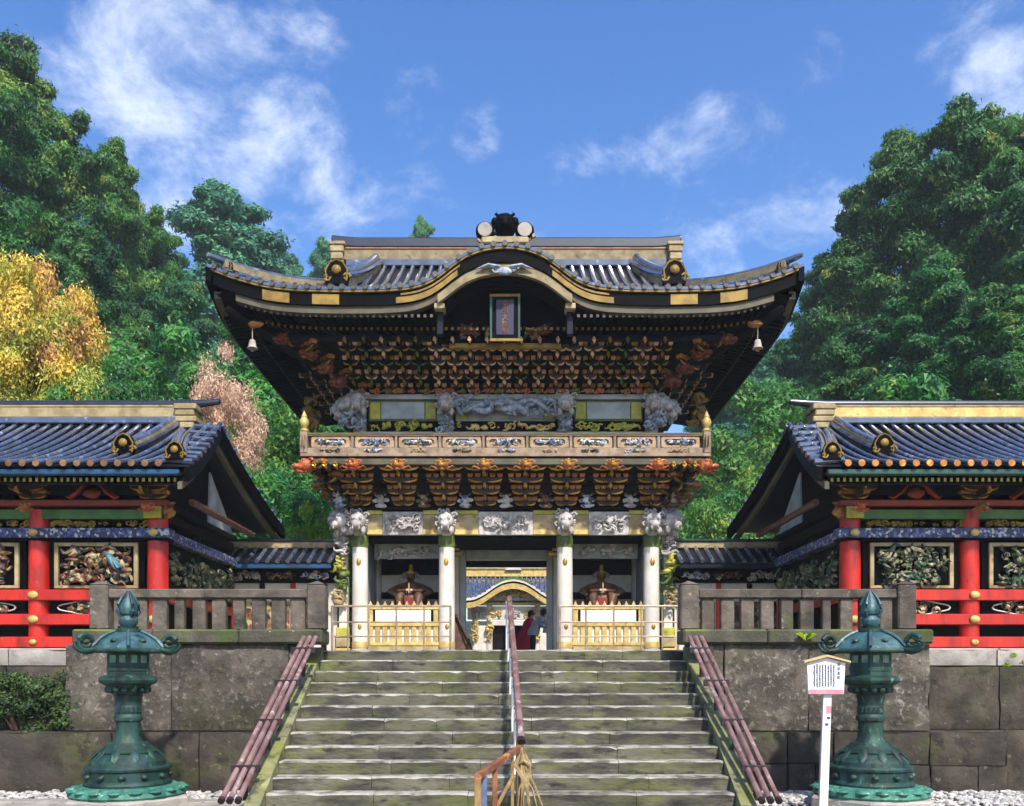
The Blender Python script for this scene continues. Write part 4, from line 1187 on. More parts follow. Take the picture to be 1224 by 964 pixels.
# flat eave tiles between the rows
def along(n, x0, x1, f): return [f(x0 + (x1 - x0) * k / n) for k in range(n + 1)]
def band(name, m, x0, x1, y, d0, d1, th=.05, n=90):
    t = MB()
    if th > 0:
        a = along(n, x0, x1, lambda x: (x, y, EV(abs(x)) - d0)); b = along(n, x0, x1, lambda x: (x, y, EV(abs(x)) - d1))
        a2 = [(p[0], p[1] + th, p[2]) for p in a]; b2 = [(p[0], p[1] + th, p[2]) for p in b]
        t.strip(a, b); t.strip(a2, a); t.strip(b, b2); t.strip(b2, a2)
        for k in (0, n): t.add([a[k], a2[k], b2[k], b[k]], [(0, 1, 2, 3)])
    return t.build(name, m, G, 40)
band('eave_tile_edge', 'tile', -6.28, 6.28, ED - .01, -.02, .045, .3)
band('eave_gilt_line', 'gold_paint', -6.22, 6.22, ED + .0, .05, .085, .2)
band('eave_board', 'black_lacquer', -6.15, 6.15, ED + .05, .088, .35, .2)
band('eave_soffit_board', 'tan_board', -5.7, 5.7, ED + .10, .352, .50, .2)
for s in (-1, 1):
    for (a, b) in ((4.55, 5.12), (3.50, 4.07)): band('gilt_plate', 'gold_paint', s * a, s * b, ED + .035, .12, .335, .012, 10)
    band('gilt_plate', 'gold_paint', s * 1.0, s * 2.30, ED + .035, .21, .335, .012, 24)
    band('gilt_plate', 'gold_paint', s * .95, s * 2.2, ED + .037, .13, .17, .012, 24)
# bow-gable lining: cream bargeboard and curved ceiling behind it
band('gable_bargeboard', 'dull_cream', -1.42, 1.42, ED + .02, .42, .60, .12, 60)
vault = MB()
vault.grid(lambda u, v: (-1.6 + 3.2 * u, ED + .25 + 1.3 * v, EV(abs(-1.6 + 3.2 * u)) - .48 + .02 * v), 40, 4); vault.build('gable_vault', 'black_lacquer', G, 60)
for k in range(9):
    y = ED + .35 + .13 * k
    t = MB(); t.tube([(x, y, EV(abs(x)) - .52) for x in np.linspace(-1.4, 1.4, 29)], .03, 5); t.build('vault_rib', 'dark_wood', G, 50)
box('gable_back', 'black_lacquer', G, -1.6, 1.6, FY - 1.42, FY - 1.36, 9.3, 10.62, 0)
pend = MB(); r_ = random.Random(4)
pend.blob((0, 0, 0), (.17, .05, .09), r_, .08, 10, 6)
for s in (-1, 1):
    pend.curl((s * .2, 0, .05), .09, .035, 1.2, 0, s); pend.tube([(s * .1, 0, .08), (s * .35, 0, .12), (s * .6, 0, .05)], [.06, .06, .01], 6, True, .8)
pend.build('pendant', 'carve_blue', G, 60).location += Vector((0, ED - .04, 10.40))
inst('vault_carving', relief(2.1, .3, .15, 36, 400, .6, .13).mesh('vault_carving', 'carve_warm', 60), (0, FY - 1.45, 9.50), G)
for s in (-1, 1):
    box('strut', 'navy', G, s * 1.32, s * 1.46, ED + .28, ED + .42, 9.2, 9.68, .012)
    box('strut_block', 'cream', G, s * 1.28, s * 1.5, ED + .1, ED + .44, 9.68, 9.80, .012)
    inst('side_figure', dragd, (s * .95, FY - 1.5, 9.55), G, (0, 0, s * R(-50)), .8)
# plaque with five gilt characters
pq = MB().box(-.31, .31, ED + .42, ED + .50, 9.13, 10.10, .02).build('plaque', 'black_lacquer', G)
for (x0, x1, z0, z1) in ((-.33, .33, 10.06, 10.12), (-.33, .33, 9.10, 9.16), (-.33, -.275, 9.16, 10.06), (.275, .33, 9.16, 10.06)):
    box('plaque_frame', 'gold_paint' if z1 > 10.1 or z1 < 9.2 else 'green_gutter', pq, x0, x1, ED + .395, ED + .455, z0, z1, .008)
box('plaque_field', 'indigo', pq, -.19, .19, ED + .405, ED + .418, 9.24, 10.0, .004)
for k, chx in enumerate('東照大権現'):
    cu = bpy.data.curves.new('char', 'FONT'); cu.body = chx; cu.size = .145; cu.align_x = 'CENTER'; cu.extrude = .004
    to = bpy.data.objects.new('char', cu); COL.objects.link(to)
    me = bpy.data.meshes.new_from_object(to.evaluated_get(bpy.context.evaluated_depsgraph_get())) if False else None
    bpy.context.view_layer.update()
    me = bpy.data.meshes.new_from_object(to.evaluated_get(bpy.context.evaluated_depsgraph_get()))
    bpy.data.objects.remove(to); me.materials.clear(); me.materials.append(MATS['rust']); me.name = 'character'
    inst('character', me, (0, ED + .399, 9.855 - .145 * k), pq, (R(90), 0, 0))
# rafters: two rows of small square ends all round (too fine to pick apart)
for (name, m_, y0, y1, zo0, zo1, sp, w_, tip) in (('flying_rafters', 'black_lacquer', ED + .16, 19.35, -.56, -.50, .135, .03, 'stone_rail'), ('base_rafters', 'black_lacquer', 19.25, 20.4, -.60, -.38, .135, .026, 'gold_paint')):
    t = MB(); n = int(11.0 / sp)
    for k in range(n + 1):
        x = -5.5 + 11.0 * k / n
        if abs(x) < 1.45 and name == 'flying_rafters': continue
        z = e0(abs(x)); f_ = max(0, 1 - (y1 - ED) / 3)
        za, zb = z + zo0, z * .3 + 10.07 * .7 + zo1 + .06
        t.m = 0
        t.add([(x - w_, y0, za), (x + w_, y0, za), (x + w_, y0, za + .07), (x - w_, y0, za + .07), (x - w_, y1, zb), (x + w_, y1, zb), (x + w_, y1, zb + .07), (x - w_, y1, zb + .07)], [(0, 4, 5, 1), (3, 2, 6, 7), (0, 3, 7, 4), (1, 5, 6, 2)])
        t.m = 1; t.box(x - w_, x + w_, y0 - .012, y0, za, za + .065)
    stuff(t.build(name, [m_, tip], G))
    for s in (-1, 1):
        t = MB(); n = int((YB - ED - 1.4) / sp)
        for k in range(n + 1):
            y = ED + .7 + (YB - ED - 1.4) * k / n; z = e0(abs(y - RY) / 4.7 * EF)
            xa, xb = (EF - (y0 - ED)), (EF - (y1 - ED)); za, zb = z + zo0, z * .3 + 10.07 * .7 + zo1 + .06
            t.m = 0
            t.add([(s * xa, y - w_, za), (s * xa, y + w_, za), (s * xa, y + w_, za + .07), (s * xa, y - w_, za + .07), (s * xb, y - w_, zb), (s * xb, y + w_, zb), (s * xb, y + w_, zb + .07), (s * xb, y - w_, zb + .07)], [(0, 1, 5, 4), (3, 7, 6, 2), (0, 4, 7, 3), (1, 2, 6, 5)])
            t.m = 1; t.box(s * xa, s * (xa + .012), y - w_, y + w_, za, za + .065)
        stuff(t.build('side_' + name, [m_, tip], G))
# boarded soffit
so = MB()
for s in (-1, 1):
    so.grid(lambda u, v: (s * (1.42 + (EF - .15 - 1.42) * u), ED + .2 + (FY - ED) * v, (e0(1.42 + (EF - 1.57) * u) - 10.07) * (1 - v) ** 1.5 + 9.60 + .42 * v), 20, 6)
    so.grid(lambda u, v: (s * (EF - .2 - (EF - 3.4) * v), ED + .15 + (YB - ED - .3) * u, (e0(abs(ED + .15 + (YB - ED - .3) * u - RY) / 4.7 * EF) - 10.07) * (1 - v) ** 1.5 + 9.59 + .42 * v), 24, 6)
so.grid(lambda u, v: (-1.42 + 2.84 * u, 19.6 + 1.4 * v, 9.98), 2, 2)
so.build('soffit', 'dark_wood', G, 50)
for s in (-1, 1):                                # side and rear eave edge
    pts = [(s * (EF - .05), ED + (YB - ED) * k / 40, e0(abs(ED + (YB - ED) * k / 40 - RY) / 4.7 * EF) - .05) for k in range(41)]
    MB().slabline(pts, .12, .30, (1, 0, 0)).build('side_eave_board', 'black_lacquer', G, 40)
    pts = [(p[0] - s * .12, p[1], p[2] - .302) for p in pts[1:-1]]
    MB().slabline(pts, .14, .16, (1, 0, 0)).build('side_eave_soffit_board', 'tan_board', G, 40)
# ridges
box('ridge_base', 'tile', G, -4.2, 4.2, RY - .24, RY + .24, 12.62, 12.80, .02)
box('ridge_band', 'dull_cream', G, -4.25, 4.25, RY - .19, RY + .19, 12.80, 13.06, .01)
box('ridge_red_line', 'vermilion_dark', G, -4.3, 4.3, RY - .20, RY + .20, 13.062, 13.09, .004)
box('ridge_white_line', 'cream', G, -4.32, 4.32, RY - .205, RY + .205, 13.092, 13.13, .004)
MB().slabline([(x, RY, 13.34 + .10 * max(0, (abs(x) - 3.9)) ** 1.2) for x in np.linspace(-4.55, 4.55, 40)], .46, .20, (0, 1, 0)).build('ridge_cap', 'ridge_cap', G)
MB().tube([(x, RY, 13.36 + .10 * max(0, (abs(x) - 3.9)) ** 1.2) for x in np.linspace(-4.6, 4.6, 40)], .11, 8).build('ridge_roll', 'ridge_cap', G, 50)
for s in (-1, 1):
    e = None
    for k, (z0, z1, w_) in enumerate(((12.5, 12.72, .34), (12.74, 12.92, .30), (12.94, 13.10, .34), (13.12, 13.22, .40))):
        box('ridge_end_block', 'cream', G, s * (4.42 - w_ * .55), s * (4.42 + w_ * .5), RY - .36, RY + .3, z0, z1, .02)
    # descending ridge
    n = 16; pts = []
    for k in range(n + 1):
        u = k / n; y = RY - .3 - 2.35 * u; x = 3.40 + .52 * u; pts.append((s * x, y, zfront(x, y) + .30 + .12 * u * u))
    MB().slabline([(p[0], p[1], p[2] - .06) for p in pts], .26, .26, (1, 0, 0)).build('descending_ridge', 'cream', G, 40)
    MB().tube(pts, .12, 8).build('descending_ridge_roll', 'tile', G, 50)
    for o_ in (-.16, .16): MB().tube([(p[0] + o_, p[1], p[2] - .06) for p in pts], .06, 6).build('descending_ridge_roll', 'tile', G, 50)
    q = pts[-1]
    og = MB(); og.m = 0
    og.prism([(-.22, -.25), (.22, -.25), (.26, -.05), (.17, .17), (0, .26), (-.17, .17), (-.26, -.05)], -.06, .06, 'y'); og.m = 1
    og.blob((0, -.08, .02), (.10, .05, .10), None, 0, 8, 5); og.curl((-.2, -.05, -.12), .09, .03, 1.1, 0, -1); og.curl((.2, -.05, -.12), .09, .03); og.tube([(-.2, -.065, -.2), (-.22, -.065, .02), (-.13, -.065, .17), (0, -.065, .23), (.13, -.065, .17), (.22, -.065, .02), (.2, -.065, -.2)], .018, 5)
    ogm = og.mesh('ridge_end_ornament', ['black_lacquer', 'gold_paint'], 60)
    inst('ridge_end_ornament', ogm, (q[0], q[1] - .12, q[2] - .08), G, (0, 0, 0), 1.15)
    # corner ridge sweeping to the eave tip
    pts = []
    for k in range(19):
        t = k / 18; x = HX - .15 + (EF - HX + .12) * t; y = HY + .15 + (ED - HY - .15) * t
        xx = min(x, EF - .01); pts.append((s * x, y, zside(xx, RY - ((YB - ED) / 2 - (HY - ED) * (EF - xx) / (EF - HX))) + .15 + .05 * max(0, t - .75) * 4))
    MB().slabline([(p[0], p[1], p[2]) for p in pts[:-2]], .2, .15, (1, .9 * s, 0)).build('corner_ridge', 'dull_cream', G, 40)
    MB().tube(pts, [.085] * 15 + [.08, .075, .065, .045], 8).build('corner_ridge_roll', 'tile', G, 50)
    p = pts[-4]; inst('ridge_end_ornament', ogm, (p[0], p[1] - .1, p[2] - .10), G, (0, 0, s * R(30)), .42)
    # verge tiles on the gable end
    for k in range(9):
        y = HY + .25 + (RY - HY - .6) * k / 8
        MB().tube([(s * 3.98, y, zfront(3.9, y) + .05), (s * 4.5, y, zfront(3.9, y) - .02)], .07, 6).build('verge_tile', 'tile', G, 50)
    MB().slabline([(s * 4.3, HY + (RY - HY) * k / 10, prof((HY + (RY - HY) * k / 10 - ED) / 4.7) - .05) for k in range(11)], .1, .3, (1, 0, 0)).build('gable_verge_board', 'black_lacquer', G)
# crest ornament on the bow gable
cz = 11.02
cr = box('crest', 'cream', G, -.50, .50, ED + .02, ED + .34, cz, cz + .16, .03)
t = MB(); r_ = random.Random(2)
t.blob((0, 0, .0), (.24, .2, .27), r_, .08, 10, 8); t.blob((0, -.2, -.04), (.12, .08, .09), r_, .1)
for s in (-1, 1):
    t.blob((s * .09, -.17, .07), (.05, .04, .05)); t.curl((s * .2, -.05, -.1), .1, .04, 1.1, 0, s); t.tube([(s * .12, 0, .2), (s * .2, -.02, .26), (s * .16, -.02, .3)], [.04, .03, .01], 6); t.blob((s * .22, -.06, .06), (.08, .08, .1), r_, .15)
t.build('crest_mask', 'black_lacquer', cr, 60).location += Vector((0, ED + .15, cz + .42)) 
for s in (-1, 1):
    t = MB(); t.lathe([(.0, -.1), (.17, -.1), (.20, -.05), (.20, .05), (.17, .1), (0, .1)], 18); v_ = [(p[0], p[2], p[1]) for p in t.v]; t.v = [(p[0] + s * .42, p[1] + ED + .15, p[2] + cz + .30) for p in v_]
    t.build('crest_disc', 'black_lacquer', cr, 40)
    t = MB(); t.lathe([(.0, -.02), (.15, -.02), (.15, .02), (0, .02)], 18); v_ = [(p[0], p[2], p[1]) for p in t.v]; t.v = [(p[0] + s * .42, p[1] + ED + .04, p[2] + cz + .30) for p in v_]
    t.build('crest_disc_face', 'stone_pale', cr, 40)
    t = MB(); t.curl((s * .5, ED + .12, cz + .17), .12, .05, 1.1, 0, s); t.build('crest_scroll', 'cream', cr, 60)

# --- wind bells at the eave corners
for s in (-1, 1):
    side = 'left' if s < 0 else 'right'
    x, y, z = s * 5.45, 18.95, 9.45
    b = thing('wind_bell', (x, y, z - .6), 'small pale wind bell hanging under the %s corner of the great roof' % side, 'bell', 'corner wind bells')
    MB().tube([(x, y, z), (x, y, z - .30)], .012, 6).build('rod', 'cream', b)
    MB().lathe([(.03, z - .30), (.055, z - .31), (.075, z - .37), (.085, z - .45), (.12, z - .49)], 12, (x, y, 0)).build('bell', 'stone_pale', b, 50)
    MB().box(x - .03, x + .03, y - .005, y + .005, z - .56, z - .5).build('clapper', 'gold_paint', b)
    MB().blob((x + s * -.05, y, z + .03), (.18, .1, .07), rg, .2).build('bracket', 'ochre', b, 60)

# ------------------------------------------------------------------ red corridors either side
KX = (6.46, 8.67, 10.88, 13.09)
KY, KB = 16.4, 20.4
KE, KR, KZ, KT = 15.2, 18.4, 5.55, 7.15          # eave depth, ridge depth, eave height, ridge foot height
def kprof(v): return KZ + (KT - KZ) * (.72 * v + .28 * v * v)
def kx(v): return 5.45 + .5 * v                 # verge line drifts inwards up the slope
carve_up = {1: [relief(1.30, .78, .14, 110, 500 + k, .6, .12).mesh('carving', 'carve_forest', 60) for k in range(3)],
            -1: [relief(1.30, .78, .14, 110, 510 + k, .6, .13).mesh('carving', 'carve_warm', 60) for k in range(3)]}
carve_lo = [relief(1.1, .26, .08, 34, 520 + k, .7, .11).mesh('carving', 'carve_warm', 60) for k in range(2)]
strip_c = relief(1.9, .12, .06, 46, 530, .6, .07).mesh('frieze_carving', 'gold_paint', 60)
rimm = MB(); pts = []
for k in range(33):
    a = 2 * math.pi * k / 32; w_ = 1 + .10 * math.cos(4 * a)
    pts.append((.62 * w_ * math.copysign(abs(math.cos(a)) ** .75, math.cos(a)), 0, .155 * w_ * math.copysign(abs(math.sin(a)) ** .8, math.sin(a))))
rimm.tube(pts, .016, 5, False); rimm = rimm.mesh('cartouche_rim', 'gofun', 60)
kaeru = MB()
for s in (-1, 1): kaeru.tube([(0, 0, .24), (s * .14, 0, .22), (s * .24, 0, .10), (s * .36, 0, .01), (s * .42, 0, .03)], [.03, .05, .055, .05, .02], 6, True, .8)
kaeru.blob((0, -.02, .08), (.14, .05, .09), random.Random(1), .2); kaeru = kaeru.mesh('frog_leg_strut', 'vermilion_dark', 60)

def corridor(s):
    side = 'left' if s < 0 else 'right'
    K = thing('red_corridor', (s * 9, 18.4, 2.4), 'vermilion corridor with carved panels and grey tile roof on the %s' % side, 'corridor', 'red corridors flanking the gate')
    def B(name, m, x0, x1, y0, y1, z0, z1, b=.01, par=K): return box(name, m, par, s * x0, s * x1, y0, y1, z0, z1, b)
    for a, b in ((6.2, 7.6), (7.6, 9.0), (9.0, 10.6), (10.6, 12.2), (12.2, 13.6)): B('plinth_stone', 'stone_pale', a + .004, b - .004, 15.95, 20.8, 2.0, 2.40, .02)
    B('body', 'black_lacquer', 6.52, 13.5, KY + .14, KB - .1, 2.40, 5.3, 0)
    for x in KX:
        c = MB().lathe([(.185, 2.40), (.19, 3.4), (.18, 4.98)], 18, (s * x, KY, 0)).build('column', 'vermilion', K, 50)
        for z, r in ((2.52, .055), (2.94, .075), (3.39, .075), (4.54, .07)):
            MB().blob((s * x, KY - .235, z), (r * 1.35, .04, r), None, 0, 9, 5).build('boss', 'gold_leaf', c, 60)
    for y in (18.4, KB): MB().lathe([(.15, 2.40), (.15, 4.98)], 16, (s * (KX[0] + .06), y, 0)).build('rear_column', 'dark_wood', K, 50)
    xa, xb = 6.30, 13.3
    B('sill_beam', 'vermilion', xa, xb, KY - .22, KY + .1, 2.42, 2.62, .012)
    B('lower_rail', 'vermilion', xa - .0, xb, KY - .215, KY + .1, 2.84, 3.04, .012)
    B('middle_rail', 'vermilion', xa, xb, KY - .215, KY + .1, 3.29, 3.49, .012)
    B('tie_beam', 'blue_pattern', xa - .12, xb, KY - .20, KY + .1, 4.45, 4.63, .01)
    B('tie_beam_edge', 'black_lacquer', xa - .1, xb, KY - .19, KY + .1, 4.40, 4.448, 0)
    B('green_beam', 'green_beam', xa, xb, KY - .14, KY + .1, 4.80, 4.98, .01)
    B('red_beam', 'vermilion_dark', xa - .1, xb, KY - .24, KY + .1, 5.03, 5.14, .01)
    for y0, y1 in ((KY + .12, KB + .1),):        # the same members returning along the gable end
        for (m, z0, z1, o_, nm) in (('vermilion', 2.42, 2.62, .12, 'side_sill_beam'), ('vermilion_dark', 3.29, 3.49, .1, 'side_rail'), ('blue_pattern', 4.45, 4.63, .19, 'side_tie_beam'), ('dark_wood', 4.80, 4.98, .12, 'side_green_beam'), ('dark_wood', 5.03, 5.14, .2, 'side_red_beam')):
            B(nm, m, KX[0] - o_, KX[0] + .05, y0, y1, z0, z1, .01)
    for i in range(3):
        a, b = KX[i] + .2, KX[i + 1] - .2; m = (a + b) / 2
        fr_ = B('panel', 'black_lacquer', a + .02, b - .02, KY - .06, KY + .06, 3.50, 4.40, 0)
        for (x0, x1, z0, z1) in ((a + .13, b - .13, 4.30, 4.37), (a + .13, b - .13, 3.52, 3.575), (a + .13, a + .205, 3.575, 4.30), (b - .205, b - .13, 3.575, 4.30)):
            B('panel_frame', 'cream', x0, x1, KY - .12, KY - .062, z0, z1, .006, fr_)
        inst('carving', carve_up[s][i], (s * m, KY - .085, 3.935), fr_)
        if s < 0 and i == 0:
            bird = MB(); bird.tube([(0, 0, .22), (.14, -.03, .16), (.26, -.05, .03), (.36, -.05, -.12), (.34, -.05, -.26), (.24, -.04, -.3)], [.02, .05, .085, .10, .08, .02], 8, True, .6); bird.tube([(.1, -.05, .16), (.22, -.09, .02), (.30, -.09, -.14)], [.02, .06, .015], 6); bird.blob((-.02, 0, .235), (.05, .04, .035))
            bird.build('bird_carving', 'carve_bird', fr_, 60).location += Vector((s * m + .12, KY - .16, 4.0))
        lo_ = B('lower_panel', 'black_lacquer', a + .02, b - .02, KY - .05, KY + .06, 3.045, 3.285, 0)
        inst('carving', carve_lo[i % 2], (s * m, KY - .06, 3.165), lo_)
        inst('cartouche_rim', rimm, (s * m, KY - .10, 3.165), lo_, (0, 0, 0), (1.05, 1, .82))
        inst('frieze_carving', strip_c, (s * m, KY - .10, 4.715), K)
        inst('frog_leg_strut', kaeru, (s * m, KY - .25, 5.16), K, (0, 0, 0), 1.15)
        B('under_sill', 'black_lacquer', a, b, KY - .03, KY + .06, 2.63, 2.835, 0)
    for x in KX:                                  # bracket clusters over the columns
        for k in range(3):
            inst('bracket_arm', low_arms[k], (s * x, KY - .2 - .22 * k, 5.20 + .1 * k), K, (0, 0, 0), (1, 1, .75))
        inst('bracket_nose', low_nose, (s * x, KY - .45, 5.22), K)
        inst('beast_nose', dragm2 if x > 6.5 else dragm, (s * x, KY - .42, 4.95), K, (0, 0, 0), .62)
    inst('corner_nose', dragm2, (s * (KX[0] - .28), KY - .02, 4.95), K, (0, 0, s * R(80)), .9)
    box('corner_bracket', 'yellow_green', K, s * (KX[0] - .16), s * (KX[0] + .16), KY - .28, KY - .21, 4.80, 5.02, .012)
    # gable end wall
    gw = MB().prism([(KY, 5.14), (KB, 5.14), (KR, 6.95)], s * (KX[0] - .05), s * (KX[0] + .02), 'x').build('gable_wall', 'dark_wood', K)
    MB().prism([(18.9, 5.16), (20.6, 5.16), (19.0, 6.3)], s * (KX[0] - .09), s * (KX[0] - .052), 'x').build('gable_panel', 'gofun_grey', gw)
    B('end_wall_panel', 'dark_wood', KX[0] - .04, KX[0] + .02, KY + .3, KB - .1, 3.5, 4.4, 0)
    for k in range(7): inst('end_carving', relief(.5, .7, .12, 22, 560 + k, .6, .13).mesh('end_carving', 'carve_forest', 60), (s * (KX[0] - .08), KY + .5 + .55 * k, 3.95), K, (0, 0, s * R(-90)))
    MB().tube([(s * 5.9, KY + .2, 5.18), (s * 5.9, KB, 5.18)], .07, 6).build('side_purlin', 'statue_wood', K)
    # roof
    dk = MB()
    for q in (1, -1):
        dk.grid(lambda u, v: (s * (kx(v) + (14.0 - kx(v)) * u), KR - q * (KR - KE) * (1 - v), kprof(v) - .03), 10, 12)
        dk.grid(lambda u, v: (s * (kx(v) + (14.0 - kx(v)) * u), KR - q * (KR - KE - .02) * (1 - v), kprof(v) - .14), 10, 12)
    dk.build('roof_deck', 'tile_deck', K, 40)
    n = 12; pts = [(0, KE - .03 + (KR - KE) * k / n, kprof(max(0, -.03 / 3.2 + k / n)) + .03) for k in range(n + 1)]
    t = MB(); t.tube(pts, .05, 8); t.m = 1; t.tube([(0, KE - .055, KZ + .022), (0, KE - .028, KZ + .022)], .06, 10)
    tm = t.mesh('tile_row', ['tile', 'tile_end' if s > 0 else 'tile_end_dull'], 50)
    t = MB(); t.tube([(0, 2 * KR - p[1], p[2]) for p in pts], .062, 6); tb = t.mesh('tile_row', 'tile', 50)
    x = 5.95
    while x < 13.9:
        inst('tile_row', tm, (s * x, 0, 0), K)
        x += .235
    for q in (0, 1):
        x = 5.95
        while q and x < 8.3: inst('tile_row', tb, (s * x, 0, 0), K); x += .235
    stg = MB()                                      # flat pan tiles between rows, joined: too fine to pick apart
    for k in range(34):
        xx = 5.95 + .235 * k + .117
        for j in range(9):
            v0 = j / 9; y_ = KE + (KR - KE) * v0
            stg.add([(s * (xx - .06), y_, kprof(v0) + .004), (s * (xx + .06), y_, kprof(v0) + .004), (s * (xx + .06), y_ + .36, kprof(min(1, v0 + .11)) - .022), (s * (xx - .06), y_ + .36, kprof(min(1, v0 + .11)) - .022)], [(0, 1, 2, 3)])
    stuff(stg.build('pan_tiles', 'ridge_cap', K))
    for q in (1, -1):                               # verge tiles along the gable edge
        for k in range(8):
            v = .08 + .84 * k / 7; y = KR - q * (KR - KE) * (1 - v); z = kprof(v)
            MB().tube([(s * (kx(v) + .50), y, z + .06), (s * (kx(v) - .03), y, z + .02)], .06, 7).build('verge_tile', 'tile', K, 50)
        pts = [(s * (kx(v) + .03), KR - q * (KR - KE) * (1 - v), kprof(v) - .03) for v in np.linspace(0, 1, 14)]
        MB().slabline(pts, .09, .26, (1, 0, 0)).build('barge_board', 'black_lacquer', K, 40)
        pts = [(p[0] + s * .12, p[1], p[2] - .27) for p in pts]
        MB().slabline(pts, .08, .12, (1, 0, 0)).build('barge_moulding', 'tan_board', K, 40)
    B('eave_gutter', 'green_gutter' if s > 0 else 'blue_gutter', 5.62, 14, KE + .02, KE + .14, KZ - .165, KZ - .06, .02)
    t = MB()
    for k in range(74):
        xx = 5.75 + .11 * k; t.m = 0
        t.add([(s * (xx - .022), KE + .18, KZ - .25), (s * (xx + .022), KE + .18, KZ - .25), (s * (xx + .022), KE + .18, KZ - .18), (s * (xx - .022), KE + .18, KZ - .18), (s * (xx - .022), KY, KZ + .02), (s * (xx + .022), KY, KZ + .02), (s * (xx + .022), KY, KZ + .09), (s * (xx - .022), KY, KZ + .09)], [(0, 1, 5, 4), (0, 4, 7, 3), (1, 2, 6, 5)])
        t.m = 1; t.box(s * (xx - .022), s * (xx + .022), KE + .17, KE + .179, KZ - .25, KZ - .185)
    stuff(t.build('rafters', ['black_lacquer', 'yellow_green'], K))
    B('eave_purlin', 'navy', 5.9, 13.9, KY - .72, KY - .58, KZ - .22, KZ - .10)
    # ridge
    e = kx(1)
    B('ridge_base', 'tile', e + .7, 14, KR - .2, KR + .2, KT - .02, KT + .12, .02)
    B('ridge_band', 'gold_leaf' if s > 0 else 'cream', e + .6, 14, KR - .16, KR + .16, KT + .122, KT + .33, .01)
    B('ridge_line', 'cream', e + .5, 14, KR - .17, KR + .17, KT + .332, KT + .37, .005)
    MB().tube([(s * xx, KR, KT + .43 + .10 * max(0, e + .6 - xx) ** 1.0) for xx in (e + .02, e + .2, e + .4, e + .75, 9, 14)], [.06, .075, .085, .09, .09, .09], 8).build('ridge_roll', 'ridge_cap', K, 50)
    for k in range(4): B('ridge_end_block', 'cream', e + .46 - .05 * (k % 2), e + .86 + .03 * (k % 2), KR - .30, KR + .24, KT - .14 + .13 * k, KT - .02 + .13 * k, .02)
    # descending ridges with round-eyed end tiles
    for (x0, x1, v0, v1, sc) in ((6.85, 6.98, .93, .33, 1.0), (6.32, 5.76, .66, .10, .85)):
        pts = []
        for k in range(10):
            u = k / 9; v = v0 - (v0 - v1) * u; xx = x0 + (x1 - x0) * u ** 1.3; pts.append((s * xx, KE + (KR - KE) * v, kprof(v) + .20))
        MB().slabline([(p[0], p[1], p[2] + .02) for p in pts], .17 * sc, .22, (1, 0, 0)).build('descending_ridge', 'cream', K, 40)
        MB().tube(pts, .085 * sc, 8).build('descending_ridge_roll', 'tile', K, 50)
        for o_ in (-.12, .12): MB().tube([(p[0] + o_, p[1], p[2] - .07) for p in pts], .048, 6).build('descending_ridge_roll', 'tile', K, 50)
        p = pts[-1]; inst('ridge_end_ornament', ogm, (p[0], p[1] - .10, p[2] - .02), K, (0, 0, 0), .80 * sc)
corridor(1); corridor(-1)

# ------------------------------------------------------------------ low roofed walls between gate and corridors
for s in (-1, 1):
    side = 'left' if s < 0 else 'right'
    Wl = thing('roofed_wall', (s * 5.2, 21.4, LAND), 'low tile-roofed wall joining the gate to the %s corridor' % side, 'wall', 'low roofed walls beside the gate')
    xa, xb = 4.10, 7.6
    def B(name, m, x0, x1, y0, y1, z0, z1, b=.01, par=Wl): return box(name, m, par, s * x0, s * x1, y0, y1, z0, z1, b)
    B('plaster', 'gofun', xa, xb, 21.35, 21.55, LAND, 4.15, 0)
    B('carved_zone', 'black_lacquer', xa, xb, 21.25, 21.6, 4.15, 4.50, 0)
    for k in range(4): inst('carving', relief(.7, .22, .1, 16, 600 + k, .6, .1).mesh('carving', ('carve_multi', 'carve_warm', 'carve_white', 'gold_paint')[k], 60), (s * (xa + .5 + .8 * k), 21.24, 4.32), Wl)
    for k in range(4):
        B('stud', 'vermilion' if k % 2 else 'dark_wood', xa + .25 + .75 * k, xa + .37 + .75 * k, 21.28, 21.345, LAND, 4.14)
        B('stud_panel', 'carve_warm', xa + .40 + .75 * k, xa + .97 + .75 * k, 21.31, 21.349, 2.7, 3.7, .01)
    t = MB()
    for q in (1, -1): t.grid(lambda u, v: (s * (xa - .05 + (xb - xa) * u), 21.45 - q * .9 * (1 - v), 4.56 + .46 * v), 6, 4)
    t.build('roof_deck', 'tile_deck', Wl)
    n = 15
    for k in range(n):
        x = xa + .02 + (xb - xa - .1) * k / (n - 1)
        MB().tube([(s * x, 20.53, 4.575), (s * x, 21.0, 4.80), (s * x, 21.4, 5.03)], .055, 7).build('tile_row', 'tile', Wl, 50)
    B('eave_fascia', 'blue_gutter' if s < 0 else 'navy', xa, xb, 20.58, 20.66, 4.42, 4.53, .012)
    B('ridge_band', 'cream', xa - .03, xb, 21.33, 21.57, 5.0, 5.16, .012)
    B('ridge_cap', 'green_gutter' if s > 0 else 'ridge_cap', xa - .08, xb, 21.28, 21.62, 5.162, 5.22, .012)

